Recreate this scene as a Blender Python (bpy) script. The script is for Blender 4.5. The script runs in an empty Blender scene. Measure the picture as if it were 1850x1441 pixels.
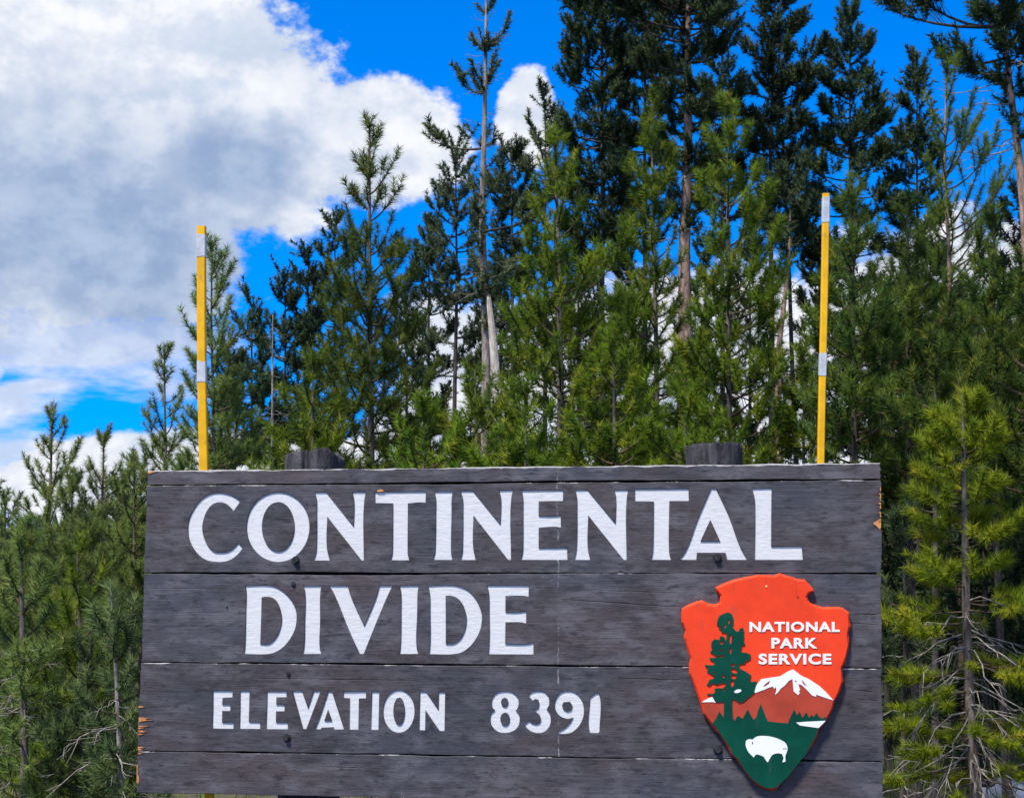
import bpy, bmesh, math, random
import numpy as np
from mathutils import Vector, Matrix
from mathutils.geometry import tessellate_polygon

scene = bpy.context.scene
C = scene.collection
R = math.radians

# ------------------------------------------------------------------ camera
W, H, F = 1850.0, 1441.0, 2500.0          # photograph size and focal length in its pixels
EYE = 1.6
PITCH = math.atan(315.0 / F)
cam_d = bpy.data.cameras.new('camera')
cam = bpy.data.objects.new('camera', cam_d); C.objects.link(cam)
cam.location = (0, 0, EYE)
cam.rotation_euler = (math.pi / 2 + PITCH, 0, 0)
cam_d.sensor_fit = 'HORIZONTAL'; cam_d.sensor_width = 36.0
cam_d.lens = 36.0 * F / W
cam_d.clip_start = 0.05; cam_d.clip_end = 3000
scene.camera = cam

# ------------------------------------------------------------------ light
SUN_EL, SUN_AZ = R(60), R(-142)           # azimuth from +Y towards +X: left and behind the camera
sd = Vector((math.sin(SUN_AZ) * math.cos(SUN_EL), math.cos(SUN_AZ) * math.cos(SUN_EL), math.sin(SUN_EL)))
sun_l = bpy.data.lights.new('sun', 'SUN')
sun_l.energy = 4.6; sun_l.angle = R(10); sun_l.color = (1.0, 0.95, 0.86)
sun = bpy.data.objects.new('sun', sun_l); C.objects.link(sun)
sun.rotation_euler = sd.to_track_quat('Z', 'Y').to_euler()

scene.view_settings.view_transform = 'Standard'
scene.view_settings.look = 'None'
scene.view_settings.gamma = 1.0
scene.view_settings.use_curve_mapping = False
scene.view_settings.exposure = 0.5
cy = scene.cycles
cy.max_bounces = 5; cy.diffuse_bounces = 3; cy.glossy_bounces = 2; cy.transmission_bounces = 3; cy.transparent_max_bounces = 4
cy.use_denoising = True
cy.caustics_reflective = False; cy.caustics_refractive = False

cp, sp = math.cos(PITCH), math.sin(PITCH)
def ray(px, py):
    xc, yc = (px - W / 2) / F, (H / 2 - py) / F
    return np.array([xc, cp - yc * sp, sp + yc * cp])
def at(px, py, Y):
    """the point of the place that a photo pixel shows if it stands at distance Y"""
    d = ray(px, py); k = Y / d[1]
    return np.array([d[0] * k, Y, EYE + d[2] * k])
def azel(px, py):
    d = ray(px, py); d = d / np.linalg.norm(d)
    return math.atan2(d[0], d[1]), math.asin(d[2])

# ------------------------------------------------------------------ sky: blue with cumulus
world = bpy.data.worlds.new('World'); scene.world = world
world.use_nodes = True
def build_sky():
    nt = world.node_tree; N = nt.nodes; L = nt.links
    N.clear()
    def M(op, a, b=None, c=None, clamp=False):
        n = N.new('ShaderNodeMath'); n.operation = op; n.use_clamp = clamp
        for i, v in enumerate((a, b, c)):
            if v is None: continue
            if isinstance(v, (int, float)): n.inputs[i].default_value = v
            else: L.new(v, n.inputs[i])
        return n.outputs[0]
    def mixc(f, a, b):
        n = N.new('ShaderNodeMix'); n.data_type = 'RGBA'
        for s, v in ((0, f), (6, a), (7, b)):
            if isinstance(v, (int, float)): n.inputs[s].default_value = v
            elif isinstance(v, tuple): n.inputs[s].default_value = v
            else: L.new(v, n.inputs[s])
        return n.outputs[2]
    def noise(vec, scale, detail, rough, lac=2.0):
        n = N.new('ShaderNodeTexNoise'); n.inputs['Scale'].default_value = scale
        n.inputs['Detail'].default_value = detail; n.inputs['Roughness'].default_value = rough
        n.inputs['Lacunarity'].default_value = lac
        L.new(vec, n.inputs['Vector']); return n.outputs['Fac']
    def smooth(x, a, b):
        n = N.new('ShaderNodeMapRange'); n.interpolation_type = 'SMOOTHSTEP'
        L.new(x, n.inputs[0]); n.inputs[1].default_value = a; n.inputs[2].default_value = b
        return n.outputs[0]
    tc = N.new('ShaderNodeTexCoord')
    sep = N.new('ShaderNodeSeparateXYZ'); L.new(tc.outputs['Generated'], sep.inputs[0])
    X, Y, Z = sep.outputs
    az = M('ARCTAN2', X, Y); el = M('ARCSINE', Z)
    def blob(px, py, rx, ry, tilt=0.0):
        a0, e0 = azel(px, py)
        da, de = M('SUBTRACT', az, a0), M('SUBTRACT', el, e0)
        ct, st = math.cos(R(tilt)), math.sin(R(tilt))
        u = M('DIVIDE', M('ADD', M('MULTIPLY', da, ct), M('MULTIPLY', de, st)), rx / F)
        v = M('DIVIDE', M('SUBTRACT', M('MULTIPLY', de, ct), M('MULTIPLY', da, st)), ry / F)
        return M('SUBTRACT', 1.0, M('SQRT', M('ADD', M('MULTIPLY', u, u), M('MULTIPLY', v, v))))
    def mx(xs):
        o = xs[0]
        for x in xs[1:]: o = M('SMOOTH_MAX', o, x, 0.08)
        return o
    # turbulence of the cloud edges
    mp = N.new('ShaderNodeMapping'); L.new(tc.outputs['Generated'], mp.inputs[0]); mp.inputs['Scale'].default_value = (1, 1, 1.35)
    big = noise(mp.outputs[0], 7.0, 5, 0.62)
    fine = noise(mp.outputs[0], 26.0, 5, 0.66)
    wisp = N.new('ShaderNodeMapping'); L.new(tc.outputs['Generated'], wisp.inputs[0]); wisp.inputs['Scale'].default_value = (0.9, 0.9, 3.2)
    wsp = noise(wisp.outputs[0], 8.0, 5, 0.6)
    turb = M('ADD', M('MULTIPLY', M('SUBTRACT', big, 0.5), 0.95), M('MULTIPLY', M('SUBTRACT', fine, 0.5), 0.62))
    cum = mx([blob(60, 190, 470, 400), blob(420, 230, 290, 235), blob(655, 255, 200, 135), blob(180, 430, 300, 200), blob(-420, 260, 620, 520),
              blob(950, 215, 60, 85), blob(1150, 820, 560, 360), blob(1760, 760, 420, 380), blob(420, 870, 520, 95)])
    cum_m = smooth(M('ADD', cum, turb), 0.0, 0.17)
    st = mx([blob(90, 625, 330, 85, -4), blob(-20, 735, 170, 50, 10), blob(270, 625, 150, 45, 4), blob(60, 700, 150, 26, 8), blob(-150, 880, 500, 120)])
    st_m = smooth(M('ADD', st, M('MULTIPLY', M('SUBTRACT', wsp, 0.5), 3.2)), -0.2, 0.6)
    st_m = M('MULTIPLY', st_m, 0.9)
    # everywhere else: broken cumulus of the same kind
    far = M('SUBTRACT', 1.0, smooth(blob(925, 500, 1700, 1300), -0.25, 0.1))
    gen = noise(mp.outputs[0], 2.1, 4, 0.58)
    gen_m = M('MULTIPLY', smooth(gen, 0.47, 0.56), far)
    mask = M('MAXIMUM', M('MAXIMUM', cum_m, st_m), gen_m)
    # thin upper haze near the horizon
    # cloud tone: sunlit tops white, thick undersides blue-grey
    g0 = mx([blob(200, 440, 470, 290, -12), blob(-200, 420, 500, 300), blob(430, 300, 260, 130)])
    grey = smooth(M('ADD', g0, M('MULTIPLY', M('SUBTRACT', big, 0.5), 1.5)), -0.1, 0.75)
    ggen = M('MULTIPLY', smooth(gen, 0.56, 0.72), far)
    grey = M('MAXIMUM', grey, ggen)
    tone = smooth(M('ADD', M('MULTIPLY', fine, 0.45), M('MULTIPLY', big, 0.55)), 0.36, 0.62)
    # billows: the side of each puff that faces the sun is brighter
    off = N.new('ShaderNodeVectorMath'); off.operation = 'ADD'; L.new(mp.outputs[0], off.inputs[0]); off.inputs[1].default_value = (-0.012, -0.006, 0.020)
    puff = M('SUBTRACT', noise(mp.outputs[0], 13.0, 5, 0.58), noise(off.outputs[0], 13.0, 5, 0.58))
    tone = M('ADD', M('MULTIPLY', tone, 0.5), M('MULTIPLY', smooth(puff, -0.10, 0.12), 0.5))
    white = mixc(tone, (0.42, 0.485, 0.60, 1), (0.69, 0.70, 0.73, 1))
    gcol = mixc(tone, (0.205, 0.285, 0.445, 1), (0.33, 0.41, 0.55, 1))
    ccol = mixc(grey, white, gcol)
    sky = N.new('ShaderNodeTexSky'); sky.sky_type = 'NISHITA'; sky.sun_disc = False
    vv = N.new('ShaderNodeCombineXYZ'); L.new(X, vv.inputs[0]); L.new(Y, vv.inputs[1]); L.new(M('ADD', M('MULTIPLY', M('MAXIMUM', Z, 0.0), 0.8), 0.12), vv.inputs[2])
    vn = N.new('ShaderNodeVectorMath'); vn.operation = 'NORMALIZE'; L.new(vv.outputs[0], vn.inputs[0]); L.new(vn.outputs[0], sky.inputs[0])
    sky.sun_elevation = SUN_EL; sky.sun_rotation = SUN_AZ
    sky.altitude = 2500; sky.air_density = 1.0; sky.dust_density = 0.2; sky.ozone_density = 4.0
    hs = N.new('ShaderNodeHueSaturation'); L.new(sky.outputs[0], hs.inputs['Color'])
    hs.inputs['Saturation'].default_value = 1.55; hs.inputs['Value'].default_value = 1.45; hs.inputs['Hue'].default_value = 0.51
    STR = 0.15
    k = N.new('ShaderNodeVectorMath'); k.operation = 'SCALE'; L.new(ccol, k.inputs[0]); k.inputs['Scale'].default_value = 1.0 / STR
    col = mixc(mask, hs.outputs[0], k.outputs[0])
    bg = N.new('ShaderNodeBackground'); L.new(col, bg.inputs[0]); bg.inputs[1].default_value = STR
    out = N.new('ShaderNodeOutputWorld'); L.new(bg.outputs[0], out.inputs[0])
build_sky()
world.cycles.sampling_method = 'MANUAL'; world.cycles.sample_map_resolution = 256

# ------------------------------------------------------------------ helpers
def tag(o, label=None, cat=None, group=None, kind=None):
    if label: o['label'] = label
    if cat: o['category'] = cat
    if group: o['group'] = group
    if kind: o['kind'] = kind
    return o
def empty(name, loc=(0, 0, 0), rz=0.0):
    o = bpy.data.objects.new(name, None); C.objects.link(o)
    o.location = loc; o.rotation_euler = (0, 0, rz); o.empty_display_size = 0.1
    return o
def link(name, me, mat, parent=None):
    o = bpy.data.objects.new(name, me); C.objects.link(o)
    if mat is not None and len(me.materials) == 0: me.materials.append(mat)
    if parent is not None: o.parent = parent
    return o
def mesh_np(name, v, f, smooth=False, attr=None, vec=None):
    """mesh from numpy arrays; f is (n,3) or (n,4)"""
    v = np.asarray(v, np.float32); f = np.asarray(f, np.int32)
    me = bpy.data.meshes.new(name)
    n, k = f.shape
    me.vertices.add(len(v)); me.vertices.foreach_set('co', v.ravel())
    me.loops.add(n * k); me.loops.foreach_set('vertex_index', f.ravel())
    me.polygons.add(n); me.polygons.foreach_set('loop_start', np.arange(n, dtype=np.int32) * k)
    if smooth: me.polygons.foreach_set('use_smooth', np.ones(n, bool))
    if attr:
        for an, av in attr.items():
            a = me.attributes.new(an, 'FLOAT', 'POINT'); a.data.foreach_set('value', np.asarray(av, np.float32))
    if vec is not None:
        a = me.attributes.new('brush', 'FLOAT_VECTOR', 'POINT'); a.data.foreach_set('vector', np.asarray(vec, np.float32).ravel())
    me.update(calc_edges=True)
    return me
def from_bm(name, bm, mat, parent=None, smooth=False):
    me = bpy.data.meshes.new(name); bm.normal_update(); bm.to_mesh(me); bm.free()
    if smooth: me.polygons.foreach_set('use_smooth', [True] * len(me.polygons))
    return link(name, me, mat, parent)

# ------------------------------------------------------------------ materials
def new_mat(name):
    m = bpy.data.materials.new(name); m.use_nodes = True
    nt = m.node_tree; b = nt.nodes['Principled BSDF']
    return m, nt, b
class G:
    """tiny node helper"""
    def __init__(s, nt): s.nt = nt; s.N = nt.nodes; s.L = nt.links
    def put(s, sock, v):
        if isinstance(v, (int, float)): sock.default_value = v
        elif isinstance(v, tuple): sock.default_value = v
        else: s.L.new(v, sock)
    def M(s, op, a, b=None, c=None, clamp=False):
        n = s.N.new('ShaderNodeMath'); n.operation = op; n.use_clamp = clamp
        for i, v in enumerate((a, b, c)):
            if v is not None: s.put(n.inputs[i], v)
        return n.outputs[0]
    def mix(s, f, a, b, mode='MIX'):
        n = s.N.new('ShaderNodeMix'); n.data_type = 'RGBA'; n.blend_type = mode
        s.put(n.inputs[0], f); s.put(n.inputs[6], a); s.put(n.inputs[7], b); return n.outputs[2]
    def coord(s, kind='Object', scale=(1, 1, 1), loc=(0, 0, 0)):
        t = s.N.new('ShaderNodeTexCoord'); m = s.N.new('ShaderNodeMapping')
        s.L.new(t.outputs[kind], m.inputs[0]); m.inputs['Scale'].default_value = scale; m.inputs['Location'].default_value = loc
        return m.outputs[0]
    def noise(s, vec, scale, detail=4, rough=0.55, dist=0.0):
        n = s.N.new('ShaderNodeTexNoise'); s.L.new(vec, n.inputs['Vector'])
        n.inputs['Scale'].default_value = scale; n.inputs['Detail'].default_value = detail
        n.inputs['Roughness'].default_value = rough; n.inputs['Distortion'].default_value = dist
        return n.outputs['Fac']
    def step(s, x, a, b):
        n = s.N.new('ShaderNodeMapRange'); n.interpolation_type = 'SMOOTHSTEP'
        s.put(n.inputs[0], x); s.put(n.inputs[1], a); s.put(n.inputs[2], b); return n.outputs[0]
    def bump(s, h, strength, dist, b):
        n = s.N.new('ShaderNodeBump'); s.L.new(h, n.inputs['Height'])
        n.inputs['Strength'].default_value = strength; n.inputs['Distance'].default_value = dist
        s.L.new(n.outputs[0], b.inputs['Normal'])
    def oattr(s, name):
        n = s.N.new('ShaderNodeAttribute'); n.attribute_type = 'OBJECT'; n.attribute_name = name; return n.outputs['Fac']
    def gattr(s, name):
        n = s.N.new('ShaderNodeAttribute'); n.attribute_name = name; return n.outputs['Fac']

def plank_material():
    m, nt, b = new_mat('weathered_brown_paint'); g = G(nt)
    sep = nt.nodes.new('ShaderNodeSeparateXYZ'); nt.links.new(g.coord(), sep.inputs[0]); U, D, V = sep.outputs
    oid = g.oattr('board')
    shift = nt.nodes.new('ShaderNodeCombineXYZ'); g.put(shift.inputs[0], g.M('MULTIPLY', oid, 3.7)); g.put(shift.inputs[2], g.M('MULTIPLY', oid, 1.3))
    def vec(scale):
        a = nt.nodes.new('ShaderNodeVectorMath'); a.operation = 'ADD'; nt.links.new(g.coord(), a.inputs[0]); nt.links.new(shift.outputs[0], a.inputs[1])
        s = nt.nodes.new('ShaderNodeVectorMath'); s.operation = 'MULTIPLY'; nt.links.new(a.outputs[0], s.inputs[0]); s.inputs[1].default_value = scale
        return s.outputs[0]
    patch = g.noise(vec((2.6, 1, 7)), 2.2, 6, 0.66)
    streak = g.noise(vec((3, 1, 55)), 1.6, 6, 0.62, 0.4)
    grain = g.noise(vec((6, 6, 240)), 1.5, 4, 0.6)
    blot = g.noise(vec((9, 4, 26)), 1.7, 6, 0.7)
    tint = g.noise(vec((1, 1, 2)), 1.7, 3, 0.5)
    c0 = g.mix(g.step(tint, 0.35, 0.65), (0.062, 0.066, 0.083, 1), (0.082, 0.064, 0.068, 1))
    c1 = g.mix(g.M('MULTIPLY', g.step(patch, 0.44, 0.64), 0.8), c0, (0.138, 0.130, 0.150, 1))
    c2 = g.mix(g.M('MULTIPLY', g.step(blot, 0.50, 0.66), 0.85), c1, (0.026, 0.024, 0.029, 1))
    c3 = g.mix(g.M('MULTIPLY', g.step(streak, 0.56, 0.74), 0.55), c2, (0.026, 0.024, 0.028, 1))
    c4 = g.mix(g.M('MULTIPLY', g.step(g.M('SUBTRACT', 1.0, streak), 0.58, 0.75), 0.25), c3, (0.17, 0.16, 0.175, 1))
    c4 = g.mix(g.M('MULTIPLY', g.step(grain, 0.55, 0.75), 0.22), c4, (0.03, 0.028, 0.032, 1))
    dash = g.noise(vec((13, 4, 62)), 1.7, 3, 0.6)
    c4 = g.mix(g.M('MULTIPLY', g.step(dash, 0.62, 0.70), 0.85), c4, (0.012, 0.012, 0.016, 1))
    wash = g.noise(vec((1.6, 1, 3.5)), 2.6, 4, 0.6)
    c4 = g.mix(g.M('MULTIPLY', g.step(wash, 0.54, 0.74), 0.35), c4, (0.16, 0.155, 0.18, 1))
    stain = g.noise(vec((1.9, 1, 4.6)), 2.4, 6, 0.68)
    c4 = g.mix(g.M('MULTIPLY', g.step(stain, 0.50, 0.64), 0.62), c4, (0.030, 0.026, 0.029, 1))
    hsv = nt.nodes.new('ShaderNodeHueSaturation'); g.put(hsv.inputs['Color'], c4); g.put(hsv.inputs['Value'], g.oattr('shade')); c4 = hsv.outputs[0]
    # paint gone along the upper arris of the board
    top = g.oattr('edge_top'); amt = g.oattr('edge_wear'); slope = g.oattr('edge_slope')
    tv = g.M('ADD', top, g.M('MULTIPLY', slope, U))
    nz = g.noise(vec((5, 1, 1)), 1.6, 7, 0.68)
    reach = g.M('MULTIPLY', g.M('SUBTRACT', g.M('ADD', nz, amt), 0.72), 0.030)
    wear = g.step(g.M('SUBTRACT', V, g.M('SUBTRACT', tv, reach)), -0.0008, 0.0008)
    c5 = g.mix(wear, c4, g.mix(g.noise(vec((12, 1, 40)), 2, 4, .6), (0.62, 0.60, 0.58, 1), (0.30, 0.27, 0.25, 1)))
    # old white run of bird lime down the boards
    un = g.M('ADD', U, g.M('MULTIPLY', g.M('SUBTRACT', g.noise(vec((1, 1, 9)), 2.0, 4, .6), 0.5), 0.016))
    run = g.step(g.M('ABSOLUTE', g.M('SUBTRACT', un, g.oattr('run_u'))), 0.0040, 0.0008)
    run = g.M('MULTIPLY', run, g.step(g.noise(vec((20, 1, 11)), 2.0, 5, .7), 0.47, 0.6))
    c6 = g.mix(g.M('MULTIPLY', run, 0.36), c5, (0.55, 0.55, 0.56, 1))
    nt.links.new(c6, b.inputs['Base Color'])
    b.inputs['Roughness'].default_value = 0.58; b.inputs['Specular IOR Level'].default_value = 0.35
    h = g.M('ADD', g.M('MULTIPLY', streak, 0.6), g.M('ADD', g.M('MULTIPLY', grain, 0.35), g.M('MULTIPLY', blot, 0.5)))
    g.bump(h, 0.5, 0.0045, b)
    return m
def letter_material():
    m, nt, b = new_mat('brushed_white_paint'); g = G(nt)
    grain = g.noise(g.coord(scale=(10, 10, 120)), 1.4, 5, 0.6)
    lump = g.noise(g.coord(scale=(18, 18, 40)), 2.0, 5, 0.6)
    c = g.mix(g.step(grain, 0.35, 0.7), (0.68, 0.68, 0.68, 1), (0.60, 0.60, 0.61, 1))
    chip = g.noise(g.coord(scale=(30, 30, 70)), 1.5, 5, 0.7)
    c = g.mix(g.M('MULTIPLY', g.step(lump, 0.56, 0.74), 0.45), c, (0.44, 0.44, 0.46, 1))
    c = g.mix(g.M('MULTIPLY', g.step(chip, 0.69, 0.73), 0.7), c, (0.16, 0.15, 0.16, 1))
    nt.links.new(c, b.inputs['Base Color']); b.inputs['Roughness'].default_value = 0.55
    g.bump(g.M('ADD', g.M('MULTIPLY', grain, 0.6), g.M('MULTIPLY', lump, 1.5)), 0.28, 0.003, b)
    return m
def paint(name, col, rough=0.45, var=0.12, bump=0.1, scale=14.0, dirt=0.0):
    m, nt, b = new_mat(name); g = G(nt)
    n1 = g.noise(g.coord(), scale, 6, 0.62)
    d = tuple(c * (1 - var * 2) for c in col) + (1,)
    u = tuple(min(1, c * (1 + var)) for c in col) + (1,)
    c = g.mix(g.step(n1, 0.3, 0.7), d, u)
    if dirt:
        n2 = g.noise(g.coord(scale=(1, 1, 0.4)), scale * 3, 6, 0.7)
        c = g.mix(g.M('MULTIPLY', g.step(n2, 0.58, 0.72), dirt), c, (0.10, 0.085, 0.07, 1))
    nt.links.new(c, b.inputs['Base Color']); b.inputs['Roughness'].default_value = rough; b.inputs['Specular IOR Level'].default_value = 0.16
    g.bump(g.noise(g.coord(), scale * 6, 4, 0.6), bump, 0.002, b)
    return m
def bark(name, c_dark, c_light, scale=7.0):
    m, nt, b = new_mat(name); g = G(nt)
    n1 = g.noise(g.coord(scale=(1, 1, 0.28)), scale * 3.2, 7, 0.68, 0.5)
    n2 = g.noise(g.coord(), scale * 0.5, 4, 0.6)
    c = g.mix(g.step(n1, 0.36, 0.66), c_dark + (1,), c_light + (1,))
    c = g.mix(g.M('MULTIPLY', g.step(n2, 0.45, 0.7), 0.45), c, tuple(x * 0.6 for x in c_light) + (1,))
    nt.links.new(c, b.inputs['Base Color']); b.inputs['Roughness'].default_value = 0.9
    b.inputs['Specular IOR Level'].default_value = 0.15
    g.bump(n1, 0.9, 0.02, b)
    return m
def needle(name, c_a, c_b, c_c, trans=0.36):
    """needles: three tones mixed per shoot, part of the light passes through"""
    m, nt, b = new_mat(name); g = G(nt)
    t = g.gattr('tint')
    c = g.mix(g.step(t, 0.0, 0.6), c_a + (1,), c_b + (1,))
    c = g.mix(g.step(t, 0.7, 1.0), c, c_c + (1,))
    oi = nt.nodes.new('ShaderNodeObjectInfo')
    hs = nt.nodes.new('ShaderNodeHueSaturation'); g.put(hs.inputs['Color'], c)
    g.put(hs.inputs['Value'], g.M('ADD', 0.88, g.M('MULTIPLY', oi.outputs['Random'], 0.24)))
    g.put(hs.inputs['Hue'], g.M('ADD', 0.49, g.M('MULTIPLY', oi.outputs['Random'], 0.018)))
    nt.links.new(hs.outputs[0], b.inputs['Base Color'])
    b.inputs['Roughness'].default_value = 0.55; b.inputs['Specular IOR Level'].default_value = 0.12
    # a shoot is a round brush: its needles face outwards from the twig
    at_ = nt.nodes.new('ShaderNodeAttribute'); at_.attribute_name = 'brush'
    ge = nt.nodes.new('ShaderNodeNewGeometry')
    sc_ = nt.nodes.new('ShaderNodeVectorMath'); sc_.operation = 'SCALE'; nt.links.new(ge.outputs['Normal'], sc_.inputs[0]); sc_.inputs['Scale'].default_value = 0.45
    ad = nt.nodes.new('ShaderNodeVectorMath'); ad.operation = 'ADD'; nt.links.new(at_.outputs['Vector'], ad.inputs[0]); nt.links.new(sc_.outputs[0], ad.inputs[1])
    nn = nt.nodes.new('ShaderNodeVectorMath'); nn.operation = 'NORMALIZE'; nt.links.new(ad.outputs[0], nn.inputs[0])
    nt.links.new(nn.outputs[0], b.inputs['Normal'])
    tr = nt.nodes.new('ShaderNodeBsdfTranslucent'); nt.links.new(hs.outputs[0], tr.inputs[0])
    mx = nt.nodes.new('ShaderNodeMixShader'); mx.inputs[0].default_value = trans
    nt.links.new(b.outputs[0], mx.inputs[1]); nt.links.new(tr.outputs[0], mx.inputs[2])
    nt.links.new(mx.outputs[0], nt.nodes['Material Output'].inputs[0])
    return m

M_plank = plank_material()
M_letter = letter_material()
M_dark = paint('dark_backing_wood', (0.02, 0.018, 0.018), 0.8)
M_post = bark('weathered_post_wood', (0.02, 0.02, 0.024), (0.10, 0.095, 0.105), 9)
M_bare = paint('fresh_split_wood', (0.62, 0.26, 0.09), 0.8, 0.25, 0.3, 60)
M_iron = paint('black_iron', (0.035, 0.035, 0.04), 0.45, 0.3, 0.3, 120)
M_orange = paint('orange_red_paint', (0.84, 0.060, 0.018), 0.5, 0.07, 0.25, 8, 0.3)
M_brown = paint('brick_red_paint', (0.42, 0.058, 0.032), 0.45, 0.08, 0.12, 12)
M_green = paint('deep_green_paint', (0.002, 0.062, 0.038), 0.42, 0.12, 0.12, 10, 0.3)
M_white = paint('white_enamel', (0.82, 0.83, 0.85), 0.45, 0.03, 0.12, 14)
M_eye = paint('black_enamel', (0.015, 0.02, 0.02), 0.5)
M_yellow = paint('yellow_marker_paint', (0.82, 0.44, 0.013), 0.42, 0.08, 0.12, 18, 0.5)
M_band = paint('white_reflective_tape', (0.52, 0.54, 0.58), 0.35, 0.1, 0.1, 40, 0.4)
M_brass = paint('brass_screw', (0.7, 0.5, 0.16), 0.4)
M_bark_g = bark('grey_pine_bark', (0.06, 0.05, 0.045), (0.24, 0.20, 0.17), 9)
M_bark_t = bark('tan_pine_bark', (0.13, 0.085, 0.065), (0.46, 0.31, 0.235), 6)
M_bark_d = bark('dark_pine_bark', (0.03, 0.026, 0.025), (0.12, 0.10, 0.09), 8)
M_dead = bark('silvery_dead_wood', (0.12, 0.105, 0.09), (0.40, 0.365, 0.32), 10)
M_snag = bark('bleached_snag_wood', (0.27, 0.22, 0.175), (0.66, 0.58, 0.50), 5)
M_bark_p = bark('pale_grey_pine_bark', (0.13, 0.105, 0.09), (0.40, 0.335, 0.29), 6)
M_twig = bark('brown_twigs', (0.05, 0.035, 0.025), (0.15, 0.105, 0.07), 14)
NM = {
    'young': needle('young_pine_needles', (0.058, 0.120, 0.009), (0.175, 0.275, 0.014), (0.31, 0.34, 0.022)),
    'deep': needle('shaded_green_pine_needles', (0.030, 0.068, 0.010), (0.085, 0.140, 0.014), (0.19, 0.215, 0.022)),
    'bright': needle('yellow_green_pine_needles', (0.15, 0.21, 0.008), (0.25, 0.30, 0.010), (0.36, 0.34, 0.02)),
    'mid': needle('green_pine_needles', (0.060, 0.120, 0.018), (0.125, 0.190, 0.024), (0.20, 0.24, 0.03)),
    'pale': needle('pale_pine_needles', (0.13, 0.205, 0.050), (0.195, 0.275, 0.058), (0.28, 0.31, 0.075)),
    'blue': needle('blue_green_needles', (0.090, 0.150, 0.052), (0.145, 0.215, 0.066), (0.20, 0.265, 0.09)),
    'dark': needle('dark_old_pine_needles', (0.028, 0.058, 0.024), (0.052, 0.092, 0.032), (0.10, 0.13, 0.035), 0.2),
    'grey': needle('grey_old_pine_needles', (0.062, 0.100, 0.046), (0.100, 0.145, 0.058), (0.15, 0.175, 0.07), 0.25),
}

# ------------------------------------------------------------------ ground
def build_ground():
    rng = np.random.default_rng(5)
    n = 120
    ax = np.sign(np.linspace(-1, 1, n)) * np.abs(np.linspace(-1, 1, n)) ** 3 * 900
    gx, gy = np.meshgrid(ax, ax + 12)
    def fld(x, y): return 0.10 * np.sin(x * .31 + 1.3) * np.sin(y * .27) + 0.05 * np.sin(x * .9 + y * .7)
    gz = fld(gx, gy) * np.clip((gy - 5.5) / 6, 0, 1) - 0.02
    far = np.hypot(gx, gy) > 200
    gz = np.where(far, -1.0, gz)
    v = np.stack([gx, gy, gz], -1).reshape(-1, 3)
    i = np.arange(n * n).reshape(n, n)
    f = np.stack([i[:-1, :-1], i[:-1, 1:], i[1:, 1:], i[1:, :-1]], -1).reshape(-1, 4)
    m, nt, b = new_mat('forest_floor'); g = G(nt)
    a = g.noise(g.coord(), 0.5, 6, 0.65); c2 = g.noise(g.coord(), 9, 8, 0.7)
    c = g.mix(g.step(c2, 0.35, 0.65), (0.035, 0.026, 0.018, 1), (0.13, 0.10, 0.07, 1))
    c = g.mix(g.M('MULTIPLY', g.step(a, 0.45, 0.6), 0.7), c, (0.05, 0.065, 0.02, 1))
    nt.links.new(c, b.inputs['Base Color']); b.inputs['Roughness'].default_value = 0.95
    g.bump(c2, 0.8, 0.05, b)
    tag(link('ground', mesh_np('ground', v, f, True), m), 'brown forest floor under the pines', None, None, 'structure')
build_ground()

# ------------------------------------------------------------------ the wooden sign
SIGN_YAW = R(7.0)
SX = np.array([math.cos(SIGN_YAW), -math.sin(SIGN_YAW), 0.0])       # along the boards, to the right
SN = np.array([-math.sin(SIGN_YAW), -math.cos(SIGN_YAW), 0.0])      # out of the face, to the viewer
S0 = at(925, 1035, 4.69); S0[2] = 0.0                               # foot of the sign
sign = empty('park_entrance_sign', tuple(S0), -SIGN_YAW)
tag(sign, 'dark brown wooden plank sign reading Continental Divide Elevation 8391 on two round posts', 'sign')
def uv(px, py, out=0.0):
    """pixel -> (u, v) on the sign's face"""
    d = ray(px, py); o = np.array([0, 0, EYE]); p0 = S0 + SN * out
    k = np.dot(p0 - o, SN) / np.dot(d, SN)
    q = o + d * k - p0
    return float(np.dot(q, SX)), float(q[2])

def smooth_poly(pts, corner=38, sub=5):
    """Catmull-Rom through the gentle vertices, corners stay sharp"""
    P = [np.array(p, float) for p in pts]; n = len(P); T = []
    for i in range(n):
        a, b = P[i] - P[i - 1], P[(i + 1) % n] - P[i]
        ang = abs(math.degrees(math.atan2(a[0] * b[1] - a[1] * b[0], np.dot(a, b) + 1e-12)))
        la, lb = np.linalg.norm(a), np.linalg.norm(b)
        T.append(None if ang > corner else (a / (la + 1e-9) + b / (lb + 1e-9)) * 0.5)
    out = []
    for i in range(n):
        p, q = P[i], P[(i + 1) % n]; L = np.linalg.norm(q - p)
        d = q - p
        t0 = d if T[i] is None else T[i] * L
        t1 = d if T[(i + 1) % n] is None else T[(i + 1) % n] * L
        if T[i] is None and T[(i + 1) % n] is None:
            out.append(p); continue
        for k in range(sub):
            t = k / sub; h1 = 2*t**3 - 3*t*t + 1; h2 = t**3 - 2*t*t + t; h3 = -2*t**3 + 3*t*t; h4 = t**3 - t*t
            out.append(p * h1 + t0 * h2 + q * h3 + t1 * h4)
    return [tuple(p) for p in out]
def ell(cx, cy, rx, ry, n=40, rot=0.0):
    c, s = math.cos(rot), math.sin(rot)
    return [(cx + rx * math.cos(a) * c - ry * math.sin(a) * s, cy + rx * math.cos(a) * s + ry * math.sin(a) * c) for a in (2 * math.pi * i / n for i in range(n))]

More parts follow.
